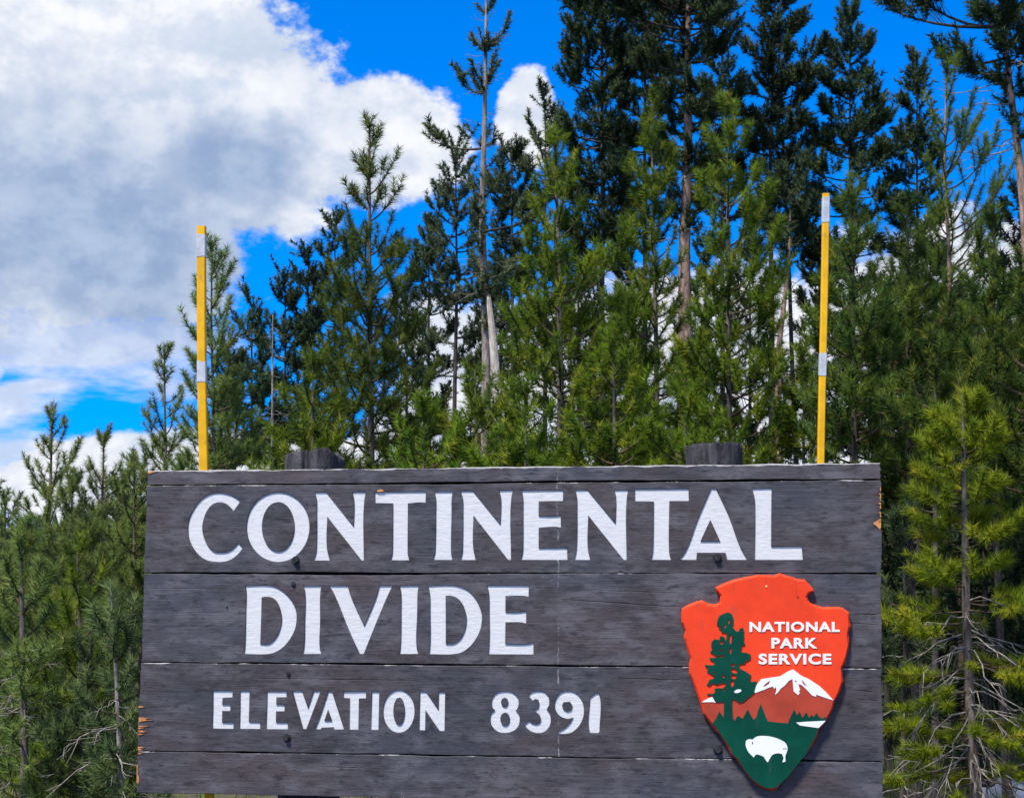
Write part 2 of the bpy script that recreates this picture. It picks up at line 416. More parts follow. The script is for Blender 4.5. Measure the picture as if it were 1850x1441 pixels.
def curve_mesh(name, loops, z0, z1, bevel=0.0):
    """solid sheet from closed 2D loops (even-odd holes), in sign coordinates: u -> x, v -> z, out -> -y"""
    cu = bpy.data.curves.new(name, 'CURVE'); cu.dimensions = '2D'; cu.fill_mode = 'BOTH'
    for lp in loops:
        s = cu.splines.new('POLY'); s.points.add(len(lp) - 1)
        s.points.foreach_set('co', np.array([(x, y, 0, 1) for x, y in lp], np.float32).ravel()); s.use_cyclic_u = True
    half = (z1 - z0) / 2
    cu.extrude = max(half - bevel, 1e-5); cu.bevel_depth = bevel; cu.bevel_resolution = 1; cu.offset = -bevel
    ob = bpy.data.objects.new(name, cu); C.objects.link(ob)
    bpy.context.view_layer.update()
    me = bpy.data.meshes.new_from_object(ob.evaluated_get(bpy.context.evaluated_depsgraph_get()))
    bpy.data.objects.remove(ob); bpy.data.curves.remove(cu)
    n = len(me.vertices); co = np.empty(n * 3, np.float32); me.vertices.foreach_get('co', co); co = co.reshape(-1, 3)
    w = np.stack([co[:, 0], -(co[:, 2] + half + z0), co[:, 1]], -1)
    me.vertices.foreach_set('co', w.ravel().astype(np.float32))
    me.materials.clear(); me.name = name
    me.update()
    return me

# traced letter outlines: (crop x, crop y, crop scale) and loops in crop units
A_, B_, C_ = (320, 860, 4.625), (680, 860, 4.625), (1060, 860, 4.625)
D_, E_ = (420, 1040, 6.1667), (690, 1040, 6.1667)
F_, G_, H_ = (370, 1230, 7.708), (590, 1230, 7.708), (870, 1230, 7.708)
LET = {1: [
 ('C', A_, [[(527,210),(480,175),(430,152),(340,137),(260,155),(190,205),(135,280),(100,360),(90,440),(100,520),(135,600),(190,665),(255,702),(330,713),(410,708),(470,680),(515,640),(547,598),(508,558),(470,600),(420,630),(350,637),(310,632),(265,595),(225,520),(208,430),(222,350),(255,275),(300,230),(350,215),(400,225),(440,255),(470,288)]]),
 ('O', A_, [ell(842,423,262,290), ell(843,422,136,208)]),
 ('N', A_, [[(1150,133),(1245,133),(1474,420),(1477,190),(1463,130),(1577,130),(1563,200),(1558,703),(1540,700),(1253,335),(1250,600),(1273,702),(1138,702),(1160,640),(1166,560),(1167,300),(1165,190)]]),
 ('T', B_, [[(-13,133),(412,126),(410,220),(375,215),(262,225),(260,600),(261,650),(273,700),(120,700),(134,640),(136,580),(138,225),(-12,222)]]),
 ('I', B_, [[(485,128),(637,126),(628,185),(627,300),(622,600),(624,650),(633,697),(472,697),(489,640),(494,560),(497,300),(497,190)]]),
 ('N', B_, [[(704,122),(805,122),(1035,405),(1040,180),(1026,117),(1141,115),(1126,185),(1124,697),(1100,697),(810,325),(808,600),(828,698),(702,698),(718,640),(722,560),(724,300),(722,190)]]),
 ('E', B_, [[(1215,118),(1560,115),(1558,205),(1500,205),(1355,208),(1355,332),(1500,332),(1540,325),(1540,427),(1500,420),(1355,428),(1355,600),(1593,597),(1595,697),(1207,697),(1222,640),(1226,560),(1226,300),(1225,180)]]),
 ('N', C_, [[(-95,113),(5,113),(240,397),(243,170),(232,113),(346,112),(334,180),(332,697),(310,697),(12,325),(8,600),(27,697),(-107,697),(-90,640),(-82,560),(-80,300),(-82,180)]]),
 ('T', C_, [[(402,107),(850,103),(852,205),(690,205),(686,600),(690,650),(703,697),(538,697),(552,640),(556,580),(560,210),(402,207)]]),
 ('A', C_, [[(1040,102),(1078,102),(1185,330),(1285,600),(1340,697),(1175,697),(1160,637),(920,637),(915,697),(775,697),(830,620),(925,370)], [(1033,360),(1115,542),(950,542)]]),
 ('L', C_, [[(1383,103),(1545,98),(1543,200),(1541,587),(1797,585),(1805,697),(1403,697),(1407,300),(1402,180)]]),
], 2: [
 ('D', D_, [[(143,108),(400,105),(470,120),(550,165),(620,230),(680,320),(708,400),(712,480),(700,570),(660,665),(600,750),(530,815),(450,855),(380,868),(130,866),(138,800),(148,400),(152,160)], [(323,235),(380,228),(440,240),(490,280),(525,350),(545,430),(548,490),(535,570),(505,650),(455,720),(400,757),(307,757),(318,450)]]),
 ('I', D_, [[(790,110),(990,108),(978,170),(975,500),(970,800),(985,865),(782,866),(796,800),(806,500),(806,170)]]),
 ('V', D_, [[(1072,108),(1282,108),(1310,210),(1465,560),(1600,240),(1637,107),(1782,108),(1745,180),(1640,420),(1460,866),(1418,866),(1300,610),(1150,240),(1110,160)]]),
 ('I', E_, [[(198,108),(408,106),(397,180),(392,400),(385,800),(402,866),(197,868),(207,780),(214,400),(212,180)]]),
 ('D', E_, [[(515,108),(800,104),(870,120),(960,165),(1030,240),(1080,330),(1110,430),(1110,520),(1085,620),(1030,720),(960,800),(880,850),(790,868),(525,868),(535,800),(537,400),(533,200)], [(708,218),(760,216),(830,240),(890,300),(925,380),(942,460),(935,560),(905,650),(860,715),(800,752),(710,758),(710,500)]]),
 ('E', E_, [[(1172,104),(1636,106),(1632,228),(1580,218),(1375,220),(1375,403),(1540,402),(1607,390),(1605,525),(1540,513),(1375,513),(1372,757),(1630,755),(1688,738),(1686,872),(1183,870),(1192,820),(1195,400),(1190,180)]]),
], 3: [
 ('E', F_, [[(115,132),(385,132),(383,222),(245,230),(240,325),(355,325),(352,412),(240,412),(238,575),(400,578),(395,660),(105,656),(112,400)]]),
 ('L', F_, [[(492,135),(622,135),(610,565),(770,570),(768,662),(484,660),(490,400)]]),
 ('E', F_, [[(868,140),(1137,140),(1135,220),(995,222),(992,325),(1110,325),(1107,418),(990,418),(988,572),(1152,575),(1155,667),(853,665),(862,400)]]),
 ('V', F_, [[(1222,135),(1350,135),(1435,380),(1515,137),(1612,135),(1410,665),(1370,662)]]),
 ('A', F_, [[(1718,142),(1768,142),(1935,668),(1804,670),(1790,637),(1625,645),(1610,668),(1533,665),(1600,500)], [(1715,390),(1770,550),(1662,550)]]),
 ('T', G_, [[(235,145),(547,140),(547,235),(448,240),(440,672),(315,672),(320,235),(235,230)]]),
 ('I', G_, [[(630,143),(732,143),(720,675),(615,675)]]),
 ('O', G_, [ell(1005,417,218,297), ell(1008,417,80,192)]),
 ('N', G_, [[(1300,145),(1382,145),(1555,400),(1560,150),(1650,150),(1640,690),(1575,690),(1375,400),(1370,682),(1288,680)]]),
 ('8', H_, [[(320,137),(400,145),(460,180),(505,240),(515,310),(500,370),(475,405),(515,460),(530,530),(515,610),(470,670),(400,705),(320,717),(240,705),(175,660),(135,600),(120,520),(135,450),(185,403),(155,370),(140,300),(150,240),(190,180),(250,147)], ell(320,292,50,64,20), ell(326,527,66,92,24)]),
 ('3', H_, [[(648,200),(700,150),(780,137),(860,145),(910,185),(940,260),(940,320),(905,390),(945,450),(962,530),(950,610),(900,680),(840,712),(770,717),(690,695),(630,650),(595,605),(660,550),(700,585),(760,597),(810,580),(825,530),(805,470),(735,410),(790,370),(803,310),(790,260),(750,243),(710,268)]]),
 ('9', H_, [[(1190,135),(1270,145),(1340,190),(1395,270),(1422,370),(1420,470),(1390,560),(1330,650),(1250,710),(1170,730),(1080,730),(1055,705),(1150,655),(1230,580),(1275,505),(1200,520),(1120,500),(1060,450),(1025,380),(1020,300),(1050,220),(1110,155)], [(1140,290),(1230,283),(1265,340),(1250,400),(1190,422),(1135,390),(1122,340)]]),
 ('1', H_, [[(1510,230),(1580,175),(1620,160),(1637,185),(1640,700),(1625,718),(1515,718),(1503,700)]]),
]}
def crop_loop(cr, pts, smooth=True, out=0.0):
    x0, y0, s = cr
    p = smooth_poly(pts) if smooth else pts
    return [uv(x0 + x / s, y0 + y / s, out) for x, y in p]

def build_sign():
    rnd = random.Random(11)
    # board edges measured along the left and right ends (pixels)
    rows = [  # name, (left top, left bottom), (right top, right bottom), left end x at top/bottom, right end x at top/bottom
        ((850, 875.5), (836, 865), (267, 266), (1590.5, 1591), 0.36),
        ((878, 1033.5), (867.5, 1034), (265.5, 260), (1591, 1592), 0.18),
        ((1036.5, 1194.5), (1037, 1205.5), (260, 255), (1592, 1593), 0.08),
        ((1197, 1355), (1208, 1374), (254.5, 250), (1593, 1594.5), 0.19),
        ((1357, 1431), (1376, 1455), (249.5, 247), (1594.5, 1596), 0.17),
    ]
    TH = 0.04                        # board thickness; the face is at out = 0
    ru = uv(1008, 1035)[0]
    planks = []
    for bi, ((lt, lb), (rt, rb), (lxt, lxb), (rxt, rxb), wear) in enumerate(rows):
        TL, BL, TR, BR = uv(lxt, lt), uv(lxb, lb), uv(rxt, rt), uv(rxb, rb)
        loop = []
        n = 150
        def walk(a, b, n, amp, vert):
            val = 0.0
            for i in range(n):
                t = i / n; val = val * 0.93 + rnd.gauss(0, amp) * 0.55
                x, y = a[0] + (b[0] - a[0]) * t, a[1] + (b[1] - a[1]) * t
                if i == 0: d = 0
                else: d = val
                loop.append((x + (d if vert else 0), y + (0 if vert else d)))
        walk(BL, BR, n, 0.0008, False)
        walk(BR, TR, 26, 0.0016, True)
        walk(TR, TL, n, 0.0009 if bi else 0.0013, False)
        walk(TL, BL, 26, 0.0022 if bi >= 3 else 0.0010, True)
        loops = [loop]
        letters = []
        for ch, cr, lps in LET.get(bi, []):
            ls = [crop_loop(cr, l) for l in lps]
            loops += ls; letters.append((ch, ls))
        # drying checks: thin lens-shaped splits along the grain
        def check(x0, y0, x1, y1, w):
            m = 14; up, dn = [], []
            for i in range(m + 1):
                t = i / m; x = x0 + (x1 - x0) * t; y = y0 + (y1 - y0) * t + rnd.uniform(-.5, .5)
                h = w * math.sin(math.pi * min(max(t, 0.02), .98)) ** 0.6 * rnd.uniform(.6, 1.1)
                up.append(uv(x, y - h)); dn.append(uv(x, y + h))
            loops.append(dn + up[::-1])
        if bi == 1: pass
        if bi == 2:
            check(1014, 1082, 1226, 1096, 0.7); check(1100, 1067, 1222, 1070, 0.45); check(1545, 1108, 1588, 1110, 0.8); check(1530, 1125, 1588, 1128, 0.45)
            check(275, 1062, 410, 1064, .35)
        if bi == 3:
            check(470, 1225, 750, 1229, .35); check(1110, 1224, 1236, 1228, .5); check(1540, 1246, 1590, 1250, .6); check(1545, 1262, 1590, 1266, .45); check(1090, 1340, 1200, 1342, .35)
        if bi == 4: check(590, 1385, 660, 1387, .4)
        if bi == 0: check(900, 858, 1010, 857, .35)
        me = curve_mesh('plank', loops, -TH, 0.0, 0.0012)
        pl = link('plank', me, M_plank, sign)
        pl['board'] = float(bi); pl['shade'] = (0.91, 0.78, 0.87, 0.75, 0.86)[bi]; pl['run_u'] = ru if bi < 4 else 99.0
        pl['edge_top'] = (TL[1] + TR[1]) / 2 - (TR[1] - TL[1]) / (TR[0] - TL[0]) * (TL[0] + TR[0]) / 2
        pl['edge_slope'] = (TR[1] - TL[1]) / (TR[0] - TL[0]); pl['edge_wear'] = wear
        for ch, ls in letters:
            lo = link('letter', curve_mesh('letter', ls, -0.012, -0.0042), M_letter, pl)
            lo['label'] = ('white routed numeral ' if ch.isdigit() else 'white routed letter ') + ch
        planks.append(pl)
    # unseen panel added behind the boards, stops light leaking through the joints
    q = [uv(272, 858), uv(1586, 846), uv(1588, 1438), uv(255, 1420)]
    link('added_backing_panel', curve_mesh('added_backing_panel', [q], -0.062, -0.0402), M_dark, sign)
    # splinters of bare wood at the broken ends
    def splinter(pl, pts, out=0.0012):
        lp = [uv(x, y) for x, y in pts]
        link('splinter', curve_mesh('splinter', [lp], 0.0004, out + 0.001), M_bare, pl)
    def wedges(pl, items, side=1):
        for (x, y, ln, h) in items:
            k = side
            splinter(pl, [(x, y - h), (x + k * ln * .45, y - h * .8), (x + k * ln * .5, y - h * .25), (x + k * ln, y + rnd.uniform(-.4, .4)), (x + k * ln * .55, y + h * .5), (x + k * ln * .3, y + h), (x, y + h * .9)])
    wedges(planks[3], [(251, 1276, 13, 1.4), (251.5, 1297, 20, 1.8), (251.5, 1300, 27, 1.5), (251, 1302.5, 10, 1.0), (250.5, 1311.5, 20, 1.2), (250.5, 1315, 11, 1.0), (250.5, 1320.5, 16, 1.6), (250.5, 1325.5, 10, 1.3), (249.5, 1349.5, 13, 1.4), (249.5, 1353, 9, 1.3)])
    wedges(planks[4], [(249, 1360.5, 10, 1.1)])
    splinter(planks[4], [(247, 1381), (249.5, 1382), (250, 1390), (248.8, 1396), (250.5, 1402), (252, 1409), (250.5, 1416), (247, 1413), (247.4, 1400)])
    wedges(planks[1], [(1591.5, 883, 3, 4), (1591.5, 892, 6, 1.6), (1591.5, 899, 3.5, 5.5), (1591.5, 909, 7, 2), (1591.5, 915, 3, 4), (1591.5, 926, 5, 1.6), (1591.5, 931, 2.5, 3)], -1)
    splinter(planks[1], [(1591.5, 936), (1585, 940), (1577, 945), (1584, 950), (1590, 956), (1591.5, 950)])
    splinter(planks[1], [(681, 888), (683, 884.5), (688, 883), (692, 884.5), (694, 887.5)])
    splinter(planks[0], [(267.5, 853), (271, 852), (285, 851.2), (276, 853.6), (268.5, 856)])
    # round posts behind the boards
    def post(xl, xr, yt, chamfer, seed):
        r2 = random.Random(seed); segs, depth = 64, 0.064
        xm = (xl + xr) / 2
        u0 = uv(xl, yt, -0.16)[0]; u1 = uv(xr, yt, -0.16)[0]; rad = (u1 - u0) / 2; uc = (u0 + u1) / 2
        vt = uv(xm, yt, -0.16)[1]
        cracks = [r2.randrange(segs) for _ in range(22)]
        prof = [1 + r2.uniform(-.012, .012) - (0.05 if i in cracks else 0) for i in range(segs)]
        bm = bmesh.new(); rings = []
        zs = [-0.3, 0.0, 0.6, 1.2, vt - 0.25, vt - 0.1, vt - 0.03, vt - 0.008, vt]
        for zi, z in enumerate(zs):
            ring = []
            for i in range(segs):
                a = 2 * math.pi * i / segs; k = rad * prof[i] * (0.985 if zi == len(zs) - 1 else 1.0)
                x, y = math.cos(a) * k, math.sin(a) * k
                zz = z
                if zi >= len(zs) - 3:
                    zz += chamfer(x / rad) + r2.uniform(-.0025, .0025) - (0.004 if i in cracks else 0)
                ring.append(bm.verts.new((uc + x, depth + rad + y, zz)))
            rings.append(ring)
        for a, b in zip(rings[:-1], rings[1:]):
            for i in range(segs): bm.faces.new((a[i], a[(i + 1) % segs], b[(i + 1) % segs], b[i]))
        bm.faces.new(rings[-1])
        from_bm('post', bm, M_post, sign)
    post(515, 620, 816, lambda t: 0.012 * t - 0.11 * max(0, t - 0.62), 3)
    post(1238.5, 1340, 803.5, lambda t: 0.003 * t - 0.02 * max(0, t - 0.85), 4)
    # bolts and screws
    def bolt(px, py, r, hexa=True, mat=M_iron):
        u, v = uv(px, py); rr = r * 4.69 / F
        bm = bmesh.new()
        def disc(rad, y0, y1, seg, rot=0.0):
            lo = [bm.verts.new((u + rad * math.cos(rot + 2 * math.pi * i / seg), -y0, v + rad * math.sin(rot + 2 * math.pi * i / seg))) for i in range(seg)]
            hi = [bm.verts.new((u + rad * .94 * math.cos(rot + 2 * math.pi * i / seg), -y1, v + rad * .94 * math.sin(rot + 2 * math.pi * i / seg))) for i in range(seg)]
            for i in range(seg): bm.faces.new((lo[i], lo[(i + 1) % seg], hi[(i + 1) % seg], hi[i]))
            bm.faces.new(hi)
        disc(rr, 0.0005, 0.003, 28)
        if hexa: disc(rr * .68, 0.003, 0.013, 6, rnd.uniform(0, 1))
        else: disc(rr * .6, 0.003, 0.006, 16)
        from_bm('bolt' if hexa else 'screw', bm, mat, sign)
    for x, y, r in ((1296, 1008, 8.2), (518.5, 1332, 7.6), (1297, 1354, 8.4), (534.5, 1012, 8)): bolt(x, y, r)
    for x, y, r in ((530, 1055, 4.6), (521, 1217, 4.4), (410, 1096, 1.6)): bolt(x, y, r, False)
    return planks
planks = build_sign()

# ------------------------------------------------------------------ the arrowhead plaque on the sign
def build_plaque():
    Q0, TR_, R4 = (1200, 1020, 3.4225), (1260, 1090, 6.264), (1370, 1200, 6.265)
    out = [(715,50),(745,62),(770,68),(830,88),(872,90),(890,112),(912,135),(928,160),(897,178),(888,198),(893,220),(906,236),(940,248),(985,262),(1010,258),(1040,262),(1080,260),(1110,266),(1146,296),(1149,340),(1156,380),(1140,425),(1146,460),(1145,500),(1130,570),(1120,608),(1101,638),(1106,690),(1110,722),(1086,790),(1056,845),(1046,885),(1028,922),(1002,965),(958,1020),(952,1052),(925,1112),(880,1168),(832,1222),(800,1272),(750,1320),(716,1362),(692,1390),(660,1402),(620,1388),(570,1362),(520,1312),(482,1258),(440,1200),(412,1172),(390,1130),(340,1050),(318,1030),(290,990),(240,920),(222,860),(205,810),(188,760),(163,690),(153,670),(153,620),(160,580),(146,540),(133,490),(120,450),(128,410),(116,375),(106,355),(105,300),(110,268),(150,245),(200,225),(235,218),(270,238),(320,243),(343,232),(346,192),(322,162),(316,138),(370,113),(430,90),(500,75),(580,60),(640,62),(680,65)]
    BACK, FRONT = 0.003, 0.023
    ring = np.array([uv(Q0[0] + x / Q0[2], Q0[1] + y / Q0[2], FRONT) for x, y in out])
    # the carved, slightly scalloped bevel
    n = len(ring); rnd = random.Random(2)
    def inset(P, d):
        res = []
        for i in range(n):
            t = P[(i + 1) % n] - P[i - 1]; t /= np.linalg.norm(t); nn = np.array([t[1], -t[0]])
            res.append(P[i] + nn * (d * rnd.uniform(.75, 1.25)))
        return np.array(res)
    area = 0.5 * np.sum(ring[:, 0] * np.roll(ring[:, 1], -1) - np.roll(ring[:, 0], -1) * ring[:, 1])
    if area > 0: ring = ring[::-1].copy()
    mid = inset(ring, 0.0003); fr = inset(ring, 0.0070)
    rings = [(ring, BACK), (mid, FRONT - 0.008), (fr, FRONT)]
    bm = bmesh.new(); vs = []
    for P, o in rings: vs.append([bm.verts.new((p[0], -o, p[1])) for p in P])
    for a, b in zip(vs[:-1], vs[1:]):
        for i in range(n): bm.faces.new((a[i], a[(i + 1) % n], b[(i + 1) % n], b[i]))
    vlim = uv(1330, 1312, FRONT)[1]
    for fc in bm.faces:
        if fc.calc_center_median().z < vlim: fc.material_index = 1  # lower rim in brick red: part paint, part shade put into the colour
    for ringv, P in ((vs[-1], fr), (vs[0], ring)):
        for tri in tessellate_polygon([[Vector((p[0], p[1], 0)) for p in P]]):
            bm.faces.new([ringv[i] for i in tri])
    bmesh.ops.recalc_face_normals(bm, faces=list(bm.faces))
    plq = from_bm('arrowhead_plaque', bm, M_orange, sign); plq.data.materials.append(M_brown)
    plq['label'] = 'orange red arrowhead plaque with carved tree, mountain and bison'
    # spacer block between plaque and boards
    cs = [uv(x, y) for x, y in ((1300, 1110), (1470, 1110), (1450, 1300), (1330, 1300))]
    link('spacer', curve_mesh('spacer', [cs], 0.0, BACK - 0.0002), M_dark, plq)
    def layer(name, mat, cr, loops, z, smooth=False, label=None):
        ls = [crop_loop(cr, l, smooth, FRONT) for l in loops]
        o = link(name, curve_mesh(name, ls, FRONT - 0.001, FRONT + z), mat, plq)
        if label: o['label'] = label
        return o
    layer('mountain', M_brown, Q0, [[(238,852),(425,852),(425,832),(450,850),(490,852),(520,827),(575,792),(600,740),(720,700),(798,660),(860,700),(960,770),(1044,836),(1034,880),(1016,920),(992,955),(770,995),(640,995),(296,976),(252,916)]], 0.0010)
    layer('snow_cap', M_white, Q0, [[(557,785),(568,745),(600,705),(650,697),(715,688),(770,655),(797,645),(840,678),(860,690),(890,702),(960,748),(1000,785),(1046,836),(1025,830),(960,808),(941,800),(938,814),(915,806),(880,770),(865,755),(850,742),(830,735),(835,758),(840,772),(832,778),(838,790),(828,804),(800,780),(797,755),(793,705),(770,715),(745,745),(722,762),(700,790),(685,802),(695,770),(687,752),(680,766),(672,750),(640,760),(620,770),(590,780),(565,790)], [(610,752),(625,735),(655,712),(648,735),(625,750)], [(806,712),(820,716),(812,728)], [(845,708),(862,722),(885,752),(862,738)]], 0.0024)
    layer('snow_cap', M_white, Q0, [[(230,848),(265,827),(297,815),(318,851),(302,846)]], 0.0024)
    tree = [(345,95),(388,115),(405,160),(405,215),(395,260),(440,315),(465,312),(480,280),(515,270),(525,300),(522,340),(527,380),(520,410),(540,460),(505,470),(490,520),(505,550),(560,555),(600,575),(600,625),(545,650),(535,675),(480,680),(470,705),(485,735),(545,765),(605,805),(590,880),(675,880),(650,960),(640,1010),(600,1045),(560,1075),(520,1110),(470,1120),(430,1085),(395,1080),(390,1150),(400,1300),(425,1320),(440,1285),(460,1265),(485,1280),(510,1300),(545,1235),(570,1190),(605,1260),(635,1310),(665,1285),(690,1200),(717,1129),(745,1200),(770,1270),(799,1329),(900,1340),(1024,1352),(1050,1285),(1094,1194),(1129,1259),(1154,1219),(1189,1289),(1229,1224),(1264,1286),(1289,1254),(1314,1279),(1349,1234),(1379,1284),(1419,1296),(1444,1274),(1455,1300)]
    ground = [(1362,1420),(1340,1500),(1300,1560),(1250,1660),(1150,1790),(1080,1875),(1030,1945),(960,2010),(905,2060),(850,2085),(780,2080),(720,2055),(690,2035),(610,1975),(530,1870),(455,1750),(400,1700),(360,1610),(280,1500),(215,1400),(170,1352)]
    left = [(185,1330),(215,1290),(247,1215),(298,1285),(300,1110),(205,1112),(180,1060),(160,1035),(110,1035),(110,1015),(180,1018),(200,995),(190,960),(225,952),(290,955),(318,925),(315,895),(270,895),(220,915),(170,895),(140,925),(105,920),(140,855),(175,850),(195,820),(110,770),(110,740),(125,720),(85,705),(90,685),(130,695),(200,690),(180,650),(140,630),(135,610),(200,610),(230,600),(200,580),(145,548),(165,520),(155,490),(160,435),(190,400),(250,408),(255,370),(290,365),(310,390),(322,420),(335,345),(320,325),(270,322),(265,290),(240,280),(270,262),(220,240),(225,195),(245,140),(300,110)]
    holes = [ell(353,200,11,30,14), ell(312,250,9,30,14), ell(373,400,15,58,16), ell(270,438,24,18,14,.4), ell(373,530,11,38,14), ell(275,525,24,11,14), ell(272,592,38,13,14), ell(403,692,26,17,14), ell(415,758,40,26,16,.5), ell(410,825,33,25,16,.4), ell(393,900,19,38,16), ell(295,820,19,17,12), ell(302,972,13,17,12), ell(195,772,16,9,12), ell(410,385,9,12,10)]
    layer('pine_and_meadow', M_green, TR_, [tree + ground + left] + holes, 0.0036, False, 'dark green sequoia and meadow silhouette')
    layer('snow_spot', M_white, TR_, [ell(456, 987, 42, 19, 20, -.25)], 0.0046)
    layer('lake', M_white, R4, [[(425,652),(560,642),(762,632),(680,714),(470,685)]], 0.0048)
    bis = layer('bison', M_white, Q0, [[(505,1085),(525,1075),(545,1078),(570,1060),(620,1055),(670,1062),(720,1080),(750,1100),(762,1130),(757,1155),(748,1180),(750,1213),(730,1218),(738,1190),(726,1165),(700,1162),(668,1172),(655,1190),(640,1218),(628,1205),(615,1183),(580,1170),(565,1170),(553,1188),(540,1175),(525,1160),(515,1145),(503,1110)]], 0.0050, True, 'white bison silhouette')
    layer('eye', M_eye, Q0, [ell(545, 1098, 3, 9, 10)], 0.0056)
    layer('tail', M_eye, Q0, [[(732,1133),(756,1131),(757,1134),(733,1136)]], 0.0056)
    # split lines in the top of the plaque
    for x0, y0, x1, y1 in ((1383.5, 1039, 1384.5, 1056), (1437, 1047, 1440, 1075), (1325, 1052, 1326, 1075)):
        lp = [uv(x0 - .45, y0, FRONT), uv(x0 + .45, y0, FRONT), uv(x1 + .15, y1, FRONT), uv(x1 - .15, y1, FRONT)]
        link('paint_crack', curve_mesh('paint_crack', [lp], FRONT - .0005, FRONT + .0004), M_brown, plq)
    for x, y, mt in ((1384.5, 1058.5, M_brass), (1403.5, 1418, M_white), (1441, 1077, M_brown)):
        lp = [uv(x + dx, y + dy, FRONT) for dx, dy in ell(0, 0, 2.1, 2.1, 14)]
        link('screw', curve_mesh('screw', [lp], FRONT - .0005, FRONT + .0016), mt, plq)
    # lettering
    def word(txt, xl, xr, yt, yb):
        cu = bpy.data.curves.new('t', 'FONT'); cu.body = txt; cu.offset = 0.036; cu.space_character = 1.12; cu.extrude = 0
        cu.resolution_u = 6
        ob = bpy.data.objects.new('t', cu); C.objects.link(ob); bpy.context.view_layer.update()
        dg = bpy.context.evaluated_depsgraph_get()
        full = bpy.data.meshes.new_from_object(ob.evaluated_get(dg))
        co = np.array([v.co[:] for v in full.vertices]); lo, hi = co.min(0), co.max(0)
        # one raised piece per letter: split into connected islands
        bm = bmesh.new(); bm.from_mesh(full); bmesh.ops.remove_doubles(bm, verts=bm.verts, dist=1e-5)
        for v in bm.verts:
            px = xl + (v.co.x - lo[0]) / (hi[0] - lo[0]) * (xr - xl); py = yb + (v.co.y - lo[1]) / (hi[1] - lo[1]) * (yt - yb)
            u_, v_ = uv(px, py, FRONT); v.co = (u_, -(FRONT + 0.0022), v_)
        left_v = set(bm.verts); islands = []
        while left_v:
            st = [left_v.pop()]; isl = set(st)
            while st:
                for e in st.pop().link_edges:
                    for w in e.verts:
                        if w in left_v: left_v.discard(w); isl.add(w); st.append(w)
            islands.append(isl)
        islands.sort(key=lambda s: min(v.co.x for v in s))
        for k, isl in enumerate(islands):
            b2 = bmesh.new(); mp = {v: b2.verts.new(v.co) for v in isl}
            for f in bm.faces:
                if f.verts[0] in isl: b2.faces.new([mp[v] for v in f.verts])
            ext = bmesh.ops.extrude_face_region(b2, geom=list(b2.faces))
            for e in ext['geom']:
                if isinstance(e, bmesh.types.BMVert): e.co.y += 0.0022
            bmesh.ops.recalc_face_normals(b2, faces=list(b2.faces))
            o = from_bm('letter', b2, M_white, plq)
            if len(islands) == len(txt): o['label'] = 'small white capital ' + txt[k]
        bm.free(); bpy.data.objects.remove(ob); bpy.data.meshes.remove(full)
    word('NATIONAL', 1354, 1517, 1122.5, 1141)
    word('PARK', 1393.5, 1476.5, 1151.5, 1170.5)
    word('SERVICE', 1370.5, 1502, 1180, 1199.5)
build_plaque()

# ------------------------------------------------------------------ yellow snow poles behind the sign
def snow_pole(pts, w_px, Y, bands, label, seed):
    rnd = random.Random(seed)
    top, bot = at(*pts[0], Y), at(*pts[1], Y)
    k = top[2] / (top[2] - bot[2]); base = top + (bot - top) * k
    o = empty('snow_pole', tuple(base)); tag(o, label, 'snow pole', 'yellow snow poles behind the sign')
    ax = top - base; w = w_px * Y / F / 2; d = w * 0.8
    def prism(name, t0, t1, mat, grow, jag=0.0):
        bm = bmesh.new(); rings = []
        nseg = max(2, int(abs(t1 - t0) * 24))
        for k in range(nseg + 1):
            ti = t0 + (t1 - t0) * k / nseg
            ring = []; jg = jag if k in (0, nseg) else 0.0
            c = ax * ti; hw, hd, ch = w + grow, d + grow, 0.003
            bend = 0.006 * math.sin(ti * 4.2 + seed) + 0.0025 * math.sin(ti * 11 + seed * 2)
            for sx, sy in ((-hw + ch, -hd), (hw - ch, -hd), (hw, -hd + ch), (hw, hd - ch), (hw - ch, hd), (-hw + ch, hd), (-hw, hd - ch), (-hw, -hd + ch)):
                ring.append(bm.verts.new((c[0] + sx + bend, c[1] + sy, c[2] + rnd.uniform(-jg, jg))))
            rings.append(ring)
        for lo, hi in zip(rings[:-1], rings[1:]):
            for i in range(8): bm.faces.new((lo[i], lo[(i + 1) % 8], hi[(i + 1) % 8], hi[i]))
        bm.faces.new(rings[-1]); bm.faces.new(list(reversed(rings[0])))
        return from_bm(name, bm, mat, o)
    prism('shaft', -0.1, 1.0, M_yellow, 0)
    for ya, yb in bands:
        za, zb = at(pts[0][0], ya, Y)[2], at(pts[0][0], yb, Y)[2]
        prism('reflective_band', zb / ax[2], za / ax[2], M_band, 0.0012, 0.004)
snow_pole([(366.5, 409), (371, 850)], 15.5, 4.98, [(426, 465), (653, 691)], 'yellow snow pole with white bands above the sign left of the letters', 1)
snow_pole([(1491.5, 350), (1487, 836)], 12.5, 4.80, [(358, 401), (639, 679)], 'taller yellow snow pole with white bands above the arrowhead plaque', 2)

